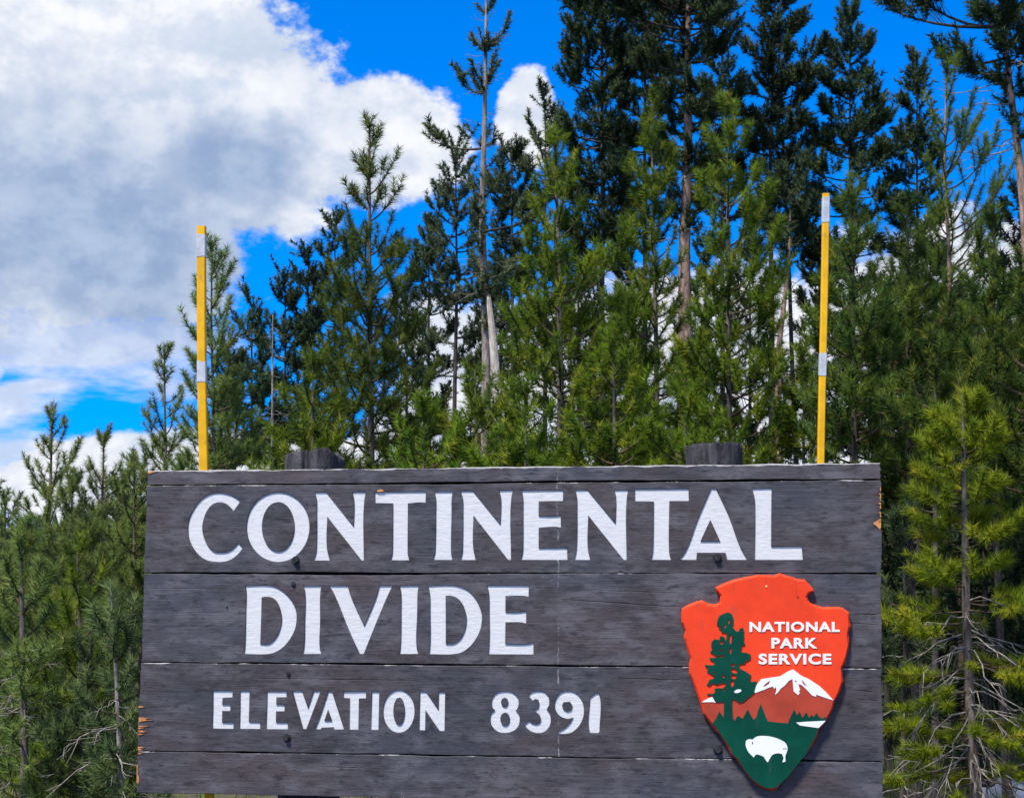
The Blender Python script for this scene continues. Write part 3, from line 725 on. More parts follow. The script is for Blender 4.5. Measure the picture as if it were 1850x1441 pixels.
# ------------------------------------------------------------------ pines
def frames(d):
    d = d / (np.linalg.norm(d, axis=-1, keepdims=True) + 1e-9)
    ref = np.where(np.abs(d[..., 2:3]) > 0.9, np.array([1.0, 0, 0]), np.array([0, 0, 1.0]))
    a = np.cross(d, ref); a /= (np.linalg.norm(a, axis=-1, keepdims=True) + 1e-9)
    return d, a, np.cross(d, a)
def tube_arrays(P, Rr, sides):
    """P (n,k,3) polylines, Rr (n,k) radii -> vertices, quads"""
    n, k, _ = P.shape
    _, a, b = frames(P[:, -1] - P[:, 0])
    th = np.arange(sides) * 2 * np.pi / sides
    off = a[:, None, None, :] * np.cos(th)[None, None, :, None] + b[:, None, None, :] * np.sin(th)[None, None, :, None]
    v = P[:, :, None, :] + off * Rr[:, :, None, None]
    i = np.arange(n * k * sides).reshape(n, k, sides)
    j = np.roll(i, -1, axis=2)
    f = np.stack([i[:, :-1], j[:, :-1], j[:, 1:], i[:, 1:]], -1).reshape(-1, 4)
    return v.reshape(-1, 3), f
class Tubes:
    def __init__(s): s.v = []; s.f = []; s.n = 0
    def add(s, P, Rr, sides):
        if len(P) == 0: return
        v, f = tube_arrays(np.asarray(P, float), np.asarray(Rr, float), sides)
        s.v.append(v); s.f.append(f + s.n); s.n += len(v)
    def mesh(s, name): return mesh_np(name, np.concatenate(s.v), np.concatenate(s.f), True)
def needle_mesh(name, A, B, rng, per_m, length, width, tint, spread=(48, 86)):
    """bottle-brush needles along shoots A->B"""
    L = np.linalg.norm(B - A, axis=1)
    cnt = np.maximum(4, (L * per_m * rng.uniform(.8, 1.2, len(L))).astype(int))
    idx = np.repeat(np.arange(len(L)), cnt)
    d, a, b = frames(B - A); n = len(idx)
    t = rng.random(n)
    th = rng.random(n) * 2 * np.pi
    ang = np.radians(rng.uniform(spread[0], spread[1], n)) * (1.1 - 0.5 * t)
    rad = a[idx] * np.cos(th)[:, None] + b[idx] * np.sin(th)[:, None]
    dr = d[idx] * np.cos(ang)[:, None] + rad * np.sin(ang)[:, None]
    base = A[idx] + (B - A)[idx] * t[:, None]
    ln = length * rng.uniform(.65, 1.1, n) * rng.uniform(.72, 1.18, len(L))[idx]
    side = np.cross(dr, rng.normal(size=(n, 3))); side /= (np.linalg.norm(side, axis=1, keepdims=True) + 1e-9)
    w = width * rng.uniform(.7, 1.2, n)
    v = np.empty((n, 3, 3), np.float32)
    v[:, 0] = base - side * (w / 2)[:, None]; v[:, 1] = base + side * (w / 2)[:, None]; v[:, 2] = base + dr * ln[:, None]
    f = np.arange(n * 3, dtype=np.int32).reshape(n, 3)
    tn = np.repeat(np.clip(tint[idx] + rng.normal(0, .08, n), 0, 1), 3)
    nv = np.repeat(rad * .75 + d[idx] * .35 + np.array([0, 0, .3]), 3, axis=0)
    return mesh_np(name, v.reshape(-1, 3), f, False, {'tint': tn}, nv), n

STY = {   # whorl spacing, branches per whorl, side shoots, shoot length, needles per metre, needle length, width, rise at top, rise at foot, curl
    'young': dict(sp=(.22, .33), nb=(4, 6), ns=9, sl=(.11, .20), pm=800, nl=.068, nw=.0052, rt=1.5, rb=.3, up=.75),
    'near': dict(sp=(.16, .22), nb=(5, 6), ns=6, sl=(.055, .09), pm=1700, nl=.050, nw=.0034, rt=.7, rb=.0, up=.35),
    'mature': dict(sp=(.34, .55), nb=(4, 6), ns=19, sl=(.13, .24), pm=330, nl=.080, nw=.0125, rt=.8, rb=.1, up=.7),
}
stats = {'tris': 0, 'trees': 0}
SNOW = []
def pine(label, Y, trunk, prof, style, col, seed, bark_m=None, r_px=None, dens=1.0, dead=(), group=None, cat='tree', lean_depth=0.0, droop=0.0, full=0.35, top_leader=True, name='pine_tree', spread=(48, 86)):
    rng = np.random.default_rng(seed); S = STY[style]; mpp = Y / F
    # trunk line in space, carried down to the ground
    T = np.array([at(px, py, Y) for px, py in trunk])
    if T[-1, 2] > 0:
        dv = T[-1] - T[-2]; sl = dv[:2] / min(dv[2], -1e-6) * 0.5
        T = np.vstack([T, [T[-1, 0] - sl[0] * T[-1, 2] * -1 * 0 + 0, T[-1, 1], -0.12]])
    root = np.array([T[-1, 0], T[-1, 1], 0.0])
    zt = T[:, 2][::-1]; X = T[:, 0][::-1]
    def axis(z): return np.stack([np.interp(z, zt, X), np.full_like(np.asarray(z, float), Y) , z], -1)
    ztop = T[0, 2]
    r0 = (r_px * mpp / 2) if r_px else 0.012 + 0.0135 * ztop * (0.8 if style != 'mature' else 0.9)
    wob = rng.uniform(0, 6)
    ts = np.linspace(0, 1, 26); zz = -0.12 + (ztop + 0.12) * ts
    tp = axis(zz); amp = 0.25 * r0
    tp[:, 0] += amp * np.sin(zz * 1.9 + wob) * (1 - ts); tp[:, 1] += amp * np.cos(zz * 1.4 + wob)
    rr = r0 * (1 - ts) ** 0.75 + 0.004; rr[:3] *= np.array([1.3, 1.15, 1.06])
    o = empty(name, tuple(root)); tag(o, label, cat, group)
    trunk_m = Tubes(); trunk_m.add((tp - root)[None], rr[None], 10)
    link('trunk', trunk_m.mesh('trunk'), bark_m or M_bark_g, o)
    # crown extents as a function of height
    pz = np.array([at(trunk[0][0], py, Y)[2] for py, _, _ in prof])[::-1]
    pl = np.array([l for _, l, _ in prof])[::-1] * mpp; pr = np.array([r for _, _, r in prof])[::-1] * mpp
    zlo, zhi = max(pz[0], 0.1), pz[-1]
    limbs = Tubes(); sA, sB = [], []
    bP, bR, tP, tR = [], [], [], []
    z = zhi - rng.uniform(.02, .06)
    t6 = np.linspace(0, 1, 6)
    while z > zlo:
        f = (zhi - z) / max(zhi - zlo, .01)
        nb = rng.integers(S['nb'][0], S['nb'][1] + 1)
        ph0 = rng.uniform(0, 2 * np.pi)
        for b in range(nb):
            if rng.random() > dens + 0.15: continue
            ph = ph0 + 2 * np.pi * b / nb + rng.normal(0, .25)
            zb = z + rng.normal(0, S['sp'][0] * .3)
            Rl, Rr_ = np.interp(zb, pz, pl), np.interp(zb, pz, pr)
            c = math.cos(ph)
            Rad = ((Rl + Rr_) / 2 + (Rr_ - Rl) / 2 * c) * (rng.uniform(.70, 1.12) if style != 'mature' else rng.uniform(.42, 1.15))
            if Rad < 0.02: continue
            slope = (S['rt'] + (S['rb'] - S['rt']) * min(1, f * 1.6 + .08)) * rng.uniform(.7, 1.25) - droop * f
            rise = Rad * slope
            z0 = zb - max(rise, 0)
            if z0 < .05: z0 = .05
            o0 = axis(np.array([z0]))[0]
            dirh = np.array([math.cos(ph), math.sin(ph), 0]); lat = np.array([-dirh[1], dirh[0], 0])
            wig = rng.normal(0, .06) * Rad
            P = o0 + dirh * (Rad * t6)[:, None] + np.array([0, 0, 1.0]) * (rise * t6 ** 1.5 + (0.10 * Rad * (t6 ** 3)))[:, None] + lat * (wig * np.sin(t6 * 3))[:, None]
            br = (0.006 + 0.010 * Rad) * (1 - .75 * t6)
            if style == 'mature': br = (0.010 + 0.013 * Rad) * (1 - .8 * t6)
            if style == 'near': br = (0.0028 + 0.006 * Rad) * (1 - .7 * t6)
            bP.append(P); bR.append(br)
            # terminal shoot
            Lsh = rng.uniform(*S['sl']) * 1.25 * (min(1, max(.5, Rad / .3)) if style == 'young' else 1)
            tang = P[-1] - P[-2]; tang = tang / (np.linalg.norm(tang) + 1e-9)
            tdir = tang + np.array([0, 0, S['up'] * .6]); tdir /= np.linalg.norm(tdir)
            fol = min(max(full * Rad, Lsh), Rad)                       # the outer part of the branch carries needles
            k0 = 1 - fol / max(Rad, 1e-6)
            q = np.array([np.interp(max(k0, 0), t6, P[:, i]) for i in range(3)])
            pm_ = np.array([np.interp((max(k0, 0) + 1) / 2, t6, P[:, i]) for i in range(3)])
            sA += [q, pm_, P[-1]]; sB += [pm_, P[-1], P[-1] + tdir * Lsh * .7]
            # side shoots, and their own
            ns = int(max(2, round(S['ns'] * min(1.0, Rad / (0.55 if style != 'mature' else 1.0)) * min(dens, 1.15) * rng.uniform(.7, 1.2))))
            if style == 'near': ns = int(max(2, round(S['ns'] * min(1, Rad / .25) * dens)))
            if style == 'young' and Rad < .16: ns = 1
            small = min(1.0, max(.4, Rad / .45)) if style == 'young' else 1.0
            tj = rng.uniform(.28 if style != 'mature' else .42, 1.0, ns) ** .8
            pj = np.stack([np.interp(tj, t6, P[:, i]) for i in range(3)], -1)
            sgn = np.where(rng.random(ns) < .5, -1, 1)
            dj = tang * rng.uniform(.35, .9, ns)[:, None] + lat * (sgn * rng.uniform(.35, 1.0, ns))[:, None] + np.array([0, 0, 1.0]) * (S['up'] * rng.uniform(.2, 1.3, ns) - droop * .3)[:, None]
            dj /= np.linalg.norm(dj, axis=1, keepdims=True)
            reach = np.minimum((1.12 - tj) * Rad * .55, 0.55) + rng.uniform(*S['sl'], ns) * small
            Lj = np.minimum(rng.uniform(*S['sl'], ns) * small, reach)
            ej = pj + dj * reach[:, None]
            mj = ej - dj * Lj[:, None]
            ej = ej + np.array([0, 0, 1.0]) * (Lj * S['up'] * .45)[:, None]
            sA += list(mj); sB += list(ej)
            tP.append(np.stack([pj, (pj + mj) / 2, ej], 1)); tR.append(np.tile(np.array([.55, .4, .25]) * (0.006 if style != 'near' else 0.003), (ns, 1)))
            # second order
            m = reach > (0.20 if style != 'near' else .09)
            if m.any():
                for rep in range(1 if style == 'mature' else 0):
                    pj2 = pj[m] + dj[m] * (reach[m] * rng.uniform(.3, .75, m.sum()))[:, None]
                    d2 = dj[m] + rng.normal(0, .55, (m.sum(), 3)) + np.array([0, 0, S['up'] * .7]); d2 /= np.linalg.norm(d2, axis=1, keepdims=True)
                    e2 = pj2 + d2 * rng.uniform(*S['sl'], m.sum())[:, None]
                    sA += list(pj2); sB += list(e2)
        z -= rng.uniform(*S['sp']) / (max(1.0, dens) if style == 'mature' else 1.0) * (0.92 - .30 * min(1, f * 2.2) if style == 'young' else .7 + .3 * min(1, f * 2.2))
    # leader
    if top_leader:
        lz = np.linspace(ztop - .34 * (1 if style != 'near' else .5), ztop, 4); lp = axis(lz)
        sA += list(lp[:-1]); sB += list(lp[1:])
    # dead bare branches lower down: (py_top, py_bottom, reach_px, count, drop)
    dead_meshes = []
    for (ya, yb, reach_px, cnt, drop) in dead:
        za, zb = at(trunk[0][0], ya, Y)[2], max(at(trunk[0][0], yb, Y)[2], .1)
        for _ in range(cnt):
            z0 = rng.uniform(zb, za); ph = rng.uniform(0, 2 * np.pi); Rad = reach_px * mpp * rng.uniform(.45, 1.1)
            o0 = axis(np.array([z0]))[0]; dirh = np.array([math.cos(ph), math.sin(ph), 0]); lat = np.array([-dirh[1], dirh[0], 0])
            P = o0 + dirh * (Rad * t6)[:, None] + np.array([0, 0, 1.0]) * (-drop * rng.uniform(.2, 1.4) * Rad * t6 ** rng.uniform(1, 1.8) + rng.normal(0, .05, 6) * Rad)[:, None] + lat * (rng.normal(0, .10, 6).cumsum() * Rad * t6)[:, None]
            rb = (0.0026 + .006 * Rad) * (1 - .7 * t6)
            dT = Tubes(); dead_meshes.append(dT)
            dT.add(P[None], rb[None], 4)
            for _k in range(3):
                t = rng.uniform(.3, .85); p = np.array([np.interp(t, t6, P[:, i]) for i in range(3)])
                tg = P[-1] - P[-2]; dd = tg / (np.linalg.norm(tg) + 1e-9) + lat * rng.uniform(-.9, .9) + np.array([0, 0, rng.uniform(-.5, .3)])
                e = p + dd * Rad * rng.uniform(.18, .45)
                mid = (p + e) / 2 + rng.normal(0, .03, 3) * Rad
                dT.add(np.array([[p, mid, e]]), np.array([[.55, .4, .2]]) * rb[0], 4)
    if bP: limbs.add(np.array(bP) - root, np.array(bR), 5 if style != 'mature' else 4)
    if tP: limbs.add(np.concatenate(tP) - root, np.concatenate(tR), 3)
    if limbs.n: link('limbs', limbs.mesh('limbs'), M_twig if style != 'mature' else M_bark_d, o)['kind'] = 'stuff'
    for dT in dead_meshes:
        dT.v = [v - root for v in dT.v]; link('dead_branch', dT.mesh('dead_branch'), M_dead, o)
    if sA:
        A, B = np.array(sA) - root, np.array(sB) - root
        tint = rng.random(len(A)) ** 1.2
        kf = max(1.0, Y / 16.5) ** 1.3 if style == 'mature' else 1.0
        me, n = needle_mesh('crown', A, B, rng, S['pm'] / kf, S['nl'], S['nw'] * kf, tint, spread)
        link('crown', me, NM[col], o)['kind'] = 'stuff'; stats['tris'] += n
    stats['trees'] += 1
    return o

def P_(x0, *rows): return rows
GY, GD, GL, GR = 'young bright green pines behind the sign', 'tall dark pines behind', 'pines left of the sign', 'pines right of the sign'
# --- nearest: the little pine at the right end of the sign
pine('small bright yellow green pine with bare drooping lower twigs right of the sign', 5.7,
     [(1738,705),(1741,850),(1745,1100),(1752,1300),(1765,1441)],
     [(705,5,5),(735,22,22),(790,56,54),(900,80,76),(1000,98,96),(1150,128,118),(1300,155,145),(1441,170,160),(1600,150,150)],
     'near', 'bright', 101, M_bark_g, 24, 1.0, dead=((1080,1600,150,62,.75),), group=GR, droop=.45, full=.42)
# --- bright young pines above the sign
pine('tall slender young pine with long upswept top shoots above the left post', 10.0, [(668,222),(668,500),(670,840)],
     [(222,5,5),(262,26,34),(330,42,60),(400,55,76),(480,74,76),(560,90,86),(650,112,96),(750,128,112),(850,140,125),(1050,140,130)], 'young', 'mid', 1, M_bark_g, 17, .88, dead=((780,850,60,10,.1),), group=GY, full=.3)
pine('broad young pine with pale trunk centred above the letter E of Continental', 9.2, [(1003,238),(1008,450),(1012,650),(1012,840)],
     [(238,8,8),(300,30,38),(380,60,75),(450,70,108),(550,84,128),(650,100,138),(760,140,150),(850,165,150),(1050,150,150)], 'young', 'young', 2, M_bark_g, 20, .85, dead=((770,850,90,6,-.1),), group=GY)
pine('narrow young pine in front of the thick tan trunk, its top at the trunk\'s left', 10.0, [(1178,195),(1180,400),(1186,650),(1187,840)],
     [(195,8,8),(260,34,38),(330,48,40),(450,66,42),(560,86,46),(700,92,80),(850,95,95),(1050,95,95)], 'young', 'young', 3, M_bark_g, 15, .9, group=GY)
pine('dense young pine with pointed top just right of the thick tan trunk', 9.3, [(1312,186),(1315,400),(1318,840)],
     [(186,7,7),(240,38,38),(320,46,62),(420,56,86),(540,60,104),(650,80,114),(760,112,112),(850,115,115),(1050,110,110)], 'young', 'young', 4, M_bark_g, 15, .95, group=GY)
pine('short yellow green young pine at the foot of the broken snag', 8.3, [(858,668),(862,840)],
     [(668,8,8),(725,48,44),(780,85,80),(850,105,95),(1050,100,95)], 'young', 'young', 5, M_bark_g, 12, 1.0, group=GY)
pine('low bushy young pine above the letter I of Continental', 8.0, [(765,735),(766,850)],
     [(735,8,8),(790,60,60),(850,85,85),(1050,85,85)], 'young', 'young', 6, M_bark_g, 10, 1.0, group=GY)
pine('bushy young pine between the broad pale trunked pine and the narrow one', 8.5, [(1108,590),(1110,850)],
     [(590,8,8),(680,58,58),(780,92,90),(850,105,100),(1050,100,100)], 'young', 'young', 7, M_bark_g, 12, 1.0, group=GY)
pine('low bushy young pine directly behind the right post', 8.0, [(1238,690),(1238,850)],
     [(690,8,8),(760,60,60),(850,90,90),(1050,90,90)], 'young', 'young', 8, M_bark_g, 10, 1.0, group=GY)
pine('bushy yellow green young pine directly behind the left post', 8.6, [(565,650),(565,850)],
     [(650,10,10),(740,62,58),(850,105,85),(1050,100,85)], 'young', 'young', 9, M_bark_g, 11, 1.0, group=GY)
pine('young pine just left of the taller yellow snow pole', 9.0, [(1452,640),(1452,850)],
     [(640,8,8),(720,45,40),(850,75,60),(1050,80,70)], 'young', 'young', 10, M_bark_g, 11, .9, group=GY)
pine('low bushy young pine above the second N of Continental', 7.9, [(950,690),(950,850)],
     [(690,8,8),(770,58,58),(850,90,85),(1050,90,90)], 'young', 'young', 12, M_bark_g, 10, 1.0, group=GY)
pine('young pine with brownish tip just right of the taller yellow snow pole', 8.3, [(1540,345),(1541,600),(1545,860)],
     [(345,10,10),(420,34,38),(520,70,70),(650,92,92),(800,100,100),(880,60,60)], 'young', 'mid', 13, M_bark_d, 16, .95, group=GR)
pine('tall lanky young pine with tufts only on its right side near the right edge', 11.5, [(1712,110),(1706,300),(1714,450),(1720,700)],
     [(110,18,18),(170,34,28),(230,18,96),(300,22,112),(340,30,112),(420,55,90),(560,95,95),(800,100,100),(1100,80,80)], 'young', 'mid', 14, M_bark_t, 15, .55, group=GR)
pine('bushy young pine two trees right of the taller snow pole', 9.0, [(1640,372),(1640,860)],
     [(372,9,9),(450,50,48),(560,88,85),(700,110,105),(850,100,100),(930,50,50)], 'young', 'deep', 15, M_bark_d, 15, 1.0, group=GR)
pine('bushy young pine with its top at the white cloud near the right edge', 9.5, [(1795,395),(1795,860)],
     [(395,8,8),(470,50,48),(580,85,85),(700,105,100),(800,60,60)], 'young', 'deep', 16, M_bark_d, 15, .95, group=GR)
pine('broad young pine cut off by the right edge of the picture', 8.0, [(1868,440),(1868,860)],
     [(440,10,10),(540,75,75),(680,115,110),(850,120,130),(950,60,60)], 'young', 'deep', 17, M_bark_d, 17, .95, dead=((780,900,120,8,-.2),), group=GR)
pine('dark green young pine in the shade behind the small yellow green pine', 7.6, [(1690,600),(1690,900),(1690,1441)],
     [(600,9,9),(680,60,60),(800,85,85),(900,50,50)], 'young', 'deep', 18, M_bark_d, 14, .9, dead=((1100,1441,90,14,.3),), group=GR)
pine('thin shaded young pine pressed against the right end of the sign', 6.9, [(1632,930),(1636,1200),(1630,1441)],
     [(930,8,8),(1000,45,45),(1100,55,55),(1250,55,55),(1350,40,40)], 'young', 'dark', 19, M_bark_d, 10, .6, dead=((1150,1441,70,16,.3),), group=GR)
# --- left of the sign
pine('grey green sapling with pale bare trunk touching the left end of the sign', 6.6, [(200,1055),(211,1250),(219,1441)],
     [(1055,5,5),(1085,28,26),(1130,52,48),(1220,62,46),(1330,50,36),(1440,36,30)], 'young', 'blue', 31, M_dead, 12, .75, dead=((1250,1560,110,24,.35),), group=GL, full=.5)
pine('bright yellow green young pine second from the left end of the sign', 7.8, [(140,1005),(146,1200),(150,1441)],
     [(1005,8,8),(1070,46,46),(1160,66,66),(1300,85,80),(1500,80,80)], 'young', 'young', 32, M_bark_g, 11, .95, group=GL)
pine('young pine with grey trunk and dead lower twigs at the left edge', 7.3, [(38,955),(42,1200),(47,1441)],
     [(955,6,6),(1020,44,52),(1120,66,70),(1230,66,62),(1350,60,60),(1500,50,50)], 'young', 'pale', 33, M_bark_g, 17, .7, dead=((1150,1560,95,40,.25),), group=GL)
pine('low dense blue green fir between the pines at lower left', 7.4, [(165,1150),(166,1441)],
     [(1150,10,10),(1220,60,60),(1330,85,85),(1441,100,100),(1600,100,100)], 'young', 'blue', 34, M_bark_d, 10, 1.1, group=GL, full=.6)
pine('open pale pine with thick upturned boughs against the cloud at far left', 13.0, [(94,752),(90,900),(80,1100)],
     [(752,10,12),(800,26,40),(860,58,50),(950,62,62),(1050,80,74),(1200,85,85)], 'young', 'pale', 35, M_bark_g, 11, .6, group=GL)
pine('slim pale pine with crossed top twigs midway between left edge and sign', 13.5, [(188,785),(185,900),(185,1100)],
     [(785,9,11),(825,22,40),(870,50,50),(960,72,70),(1100,90,82),(1250,85,85)], 'young', 'pale', 36, M_bark_g, 10, .65, group=GL)
pine('slim pointed pale pine just left of the left snow pole', 12.5, [(297,622),(298,740),(300,850)],
     [(622,5,5),(680,22,22),(750,40,54),(820,55,60),(900,62,62),(1100,60,60)], 'young', 'pale', 37, M_bark_g, 9, .7, group=GL)
pine('sparse dark sided pine hidden at the very left edge', 16.0, [(8,895),(10,1100)],
     [(895,6,6),(960,40,40),(1100,70,70),(1250,70,70)], 'young', 'pale', 38, M_bark_d, 10, .8, group=GL)
pine('sparse pine with curled upturned boughs rising behind the left snow pole', 11.5, [(383,440),(382,600),(385,720),(386,850)],
     [(440,6,6),(480,38,36),(560,42,58),(640,58,58),(720,40,62),(800,60,60),(1000,60,60)], 'young', 'pale', 39, M_bark_d, 9, .75, group=GL)
pine('pale young pine peeking over the top left corner of the sign', 12.0, [(242,840),(242,1000)],
     [(840,7,7),(890,36,36),(960,55,50),(1100,70,60)], 'young', 'pale', 40, M_bark_g, 8, .9, group=GL)
pine('pale young pine filling the gap below the two open pines at left', 11.0, [(130,868),(130,1100)],
     [(868,7,7),(930,45,45),(1030,75,75),(1200,90,90)], 'young', 'pale', 41, M_bark_g, 9, .9, group=GL)
pine('dull green young pine right of the left snow pole, low over the sign', 13.0, [(425,700),(425,850)],
     [(700,7,7),(760,45,45),(850,65,65),(1050,70,70)], 'young', 'mid', 42, M_bark_g, 9, .9, group=GL)
pine('low bushy young pine in the bottom left corner behind the dead twigs', 9.5, [(85,1130),(85,1300)],
     [(1130,8,8),(1200,60,60),(1300,95,95),(1450,110,110),(1600,100,100)], 'young', 'pale', 43, M_bark_g, 9, 1.0, group=GL)
pine('low young pine half cut by the left edge near the bottom corner', 10.0, [(-15,1120),(-15,1300)],
     [(1120,8,8),(1200,60,60),(1300,90,90),(1450,100,100),(1600,100,100)], 'young', 'pale', 44, M_bark_g, 9, 1.0, group=GL)
# --- old pines behind
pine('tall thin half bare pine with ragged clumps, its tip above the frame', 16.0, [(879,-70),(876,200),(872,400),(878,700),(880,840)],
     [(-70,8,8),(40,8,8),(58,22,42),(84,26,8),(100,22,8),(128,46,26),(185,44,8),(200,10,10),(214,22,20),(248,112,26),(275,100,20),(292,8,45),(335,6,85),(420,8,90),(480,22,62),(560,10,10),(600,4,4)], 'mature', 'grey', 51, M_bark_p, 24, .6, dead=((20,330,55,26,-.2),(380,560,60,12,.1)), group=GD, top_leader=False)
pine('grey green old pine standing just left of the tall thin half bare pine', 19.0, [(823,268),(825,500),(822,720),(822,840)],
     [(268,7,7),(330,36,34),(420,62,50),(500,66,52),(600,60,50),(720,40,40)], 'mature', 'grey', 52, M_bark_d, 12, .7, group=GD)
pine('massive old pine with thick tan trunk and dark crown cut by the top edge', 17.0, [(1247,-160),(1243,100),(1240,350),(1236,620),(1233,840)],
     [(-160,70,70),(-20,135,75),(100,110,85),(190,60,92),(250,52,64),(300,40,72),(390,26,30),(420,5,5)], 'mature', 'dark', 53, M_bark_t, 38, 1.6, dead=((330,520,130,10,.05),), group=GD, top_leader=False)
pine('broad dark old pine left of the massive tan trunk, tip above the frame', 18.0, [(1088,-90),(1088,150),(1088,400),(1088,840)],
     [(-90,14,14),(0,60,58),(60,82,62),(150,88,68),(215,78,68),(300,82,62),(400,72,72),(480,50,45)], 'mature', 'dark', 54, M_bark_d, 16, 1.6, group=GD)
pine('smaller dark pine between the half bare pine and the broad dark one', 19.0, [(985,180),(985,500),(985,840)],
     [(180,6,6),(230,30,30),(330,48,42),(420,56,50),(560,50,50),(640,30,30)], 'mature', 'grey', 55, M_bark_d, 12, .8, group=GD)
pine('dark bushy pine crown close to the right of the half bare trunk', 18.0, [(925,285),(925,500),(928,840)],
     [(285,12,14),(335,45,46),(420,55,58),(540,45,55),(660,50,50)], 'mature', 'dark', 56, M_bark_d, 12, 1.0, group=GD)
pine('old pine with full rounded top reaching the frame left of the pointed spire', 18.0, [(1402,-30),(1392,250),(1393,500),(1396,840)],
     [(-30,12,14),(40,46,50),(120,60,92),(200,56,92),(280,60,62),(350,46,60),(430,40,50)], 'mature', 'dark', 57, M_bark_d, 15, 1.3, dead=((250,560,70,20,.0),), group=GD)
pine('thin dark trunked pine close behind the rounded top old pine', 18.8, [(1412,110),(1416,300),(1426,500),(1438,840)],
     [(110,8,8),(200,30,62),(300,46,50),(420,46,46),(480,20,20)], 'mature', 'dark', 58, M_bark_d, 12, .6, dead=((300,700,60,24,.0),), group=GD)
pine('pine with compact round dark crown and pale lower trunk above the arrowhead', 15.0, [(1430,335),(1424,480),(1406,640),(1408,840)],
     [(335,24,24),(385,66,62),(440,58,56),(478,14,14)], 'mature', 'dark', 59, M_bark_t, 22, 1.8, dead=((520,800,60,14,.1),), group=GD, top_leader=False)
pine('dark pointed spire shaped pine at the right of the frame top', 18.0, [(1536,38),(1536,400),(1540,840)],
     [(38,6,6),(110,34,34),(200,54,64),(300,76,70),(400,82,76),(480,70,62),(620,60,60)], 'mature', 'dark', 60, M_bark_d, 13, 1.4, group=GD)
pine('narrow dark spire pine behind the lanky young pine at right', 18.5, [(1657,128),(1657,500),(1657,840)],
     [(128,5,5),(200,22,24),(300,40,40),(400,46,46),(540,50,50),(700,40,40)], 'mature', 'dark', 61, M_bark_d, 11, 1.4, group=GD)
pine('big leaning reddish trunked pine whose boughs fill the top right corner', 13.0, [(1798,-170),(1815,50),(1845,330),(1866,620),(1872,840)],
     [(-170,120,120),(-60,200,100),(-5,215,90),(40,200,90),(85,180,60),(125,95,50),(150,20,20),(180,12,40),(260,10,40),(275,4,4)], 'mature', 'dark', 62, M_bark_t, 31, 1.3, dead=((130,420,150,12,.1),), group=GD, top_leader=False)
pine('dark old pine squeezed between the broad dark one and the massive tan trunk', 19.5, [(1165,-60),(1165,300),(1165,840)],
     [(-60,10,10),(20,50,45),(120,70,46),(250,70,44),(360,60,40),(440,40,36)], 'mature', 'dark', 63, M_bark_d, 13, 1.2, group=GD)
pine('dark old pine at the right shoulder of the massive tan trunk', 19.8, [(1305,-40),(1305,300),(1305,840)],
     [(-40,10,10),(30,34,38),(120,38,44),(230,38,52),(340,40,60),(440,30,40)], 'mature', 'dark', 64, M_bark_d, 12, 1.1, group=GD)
for i, (x, ty, hw, Y, lab) in enumerate((
    (605, 398, 62, 20, 'dark pointed pine peeking out just left of the tall slender young pine'),
    (557, 478, 58, 19.5, 'dark pine second in the descending row left of the slender young pine'),
    (515, 512, 60, 19, 'dark pine in the middle of the descending row left of the slender young pine'),
    (455, 556, 60, 18, 'dark pine at the low left end of the descending row'),
    (415, 640, 55, 17, 'small dark pine beside the curled bough pine at the left snow pole'),
    (775, 420, 62, 20, 'dark pine between the slender young pine and the grey green old pine'))):
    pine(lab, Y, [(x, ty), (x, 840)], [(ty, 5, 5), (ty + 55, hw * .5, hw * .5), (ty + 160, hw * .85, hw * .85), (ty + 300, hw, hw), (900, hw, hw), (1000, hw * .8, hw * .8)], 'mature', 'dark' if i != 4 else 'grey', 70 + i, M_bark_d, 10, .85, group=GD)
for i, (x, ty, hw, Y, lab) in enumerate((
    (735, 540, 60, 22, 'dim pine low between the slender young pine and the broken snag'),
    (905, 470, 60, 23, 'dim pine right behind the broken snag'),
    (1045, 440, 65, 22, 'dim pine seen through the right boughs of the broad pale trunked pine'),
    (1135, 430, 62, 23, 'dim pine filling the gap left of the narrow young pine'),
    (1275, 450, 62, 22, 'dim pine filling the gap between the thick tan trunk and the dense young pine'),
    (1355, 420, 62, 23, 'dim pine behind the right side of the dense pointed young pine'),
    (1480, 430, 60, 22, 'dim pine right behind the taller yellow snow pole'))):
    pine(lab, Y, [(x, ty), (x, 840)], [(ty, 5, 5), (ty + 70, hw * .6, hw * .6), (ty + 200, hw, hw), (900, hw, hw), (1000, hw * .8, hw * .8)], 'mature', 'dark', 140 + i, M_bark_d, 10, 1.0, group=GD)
# --- deep shade at both sides
for i, (x, ty, hw, Y, lab) in enumerate((
    (1605, 560, 100, 13, 'dark shaded pine showing behind the brownish tipped young pine right of the snow pole'),
    (1720, 520, 110, 14, 'dark shaded pine behind the foot of the lanky young pine'),
    (1800, 560, 110, 12.5, 'dark shaded pine behind the young pine topped by white cloud at right'),
    (1880, 420, 120, 15, 'tall dark pine behind the broad young pine at the right edge'),
    (1660, 760, 110, 11, 'dark low pine in deep shade just right of the sign\'s top corner'),
    (1780, 800, 120, 10.5, 'dark pine directly behind the tip of the small yellow green pine'),
    (1880, 820, 120, 10.8, 'dark pine in deep shade at the right edge, beside the small yellow green pine'),
    (1600, 900, 80, 11.5, 'dark pine partly hidden by the right end of the sign'))):
    pine(lab, Y, [(x, ty), (x, 1150)], [(ty, 6, 6), (ty + 80, hw * .6, hw * .6), (ty + 220, hw, hw), (1250, hw, hw), (1500, hw * .6, hw * .6)], 'mature', 'dark', 90 + i, M_bark_d, 16, .75, group='dim pines in the shade at the right')
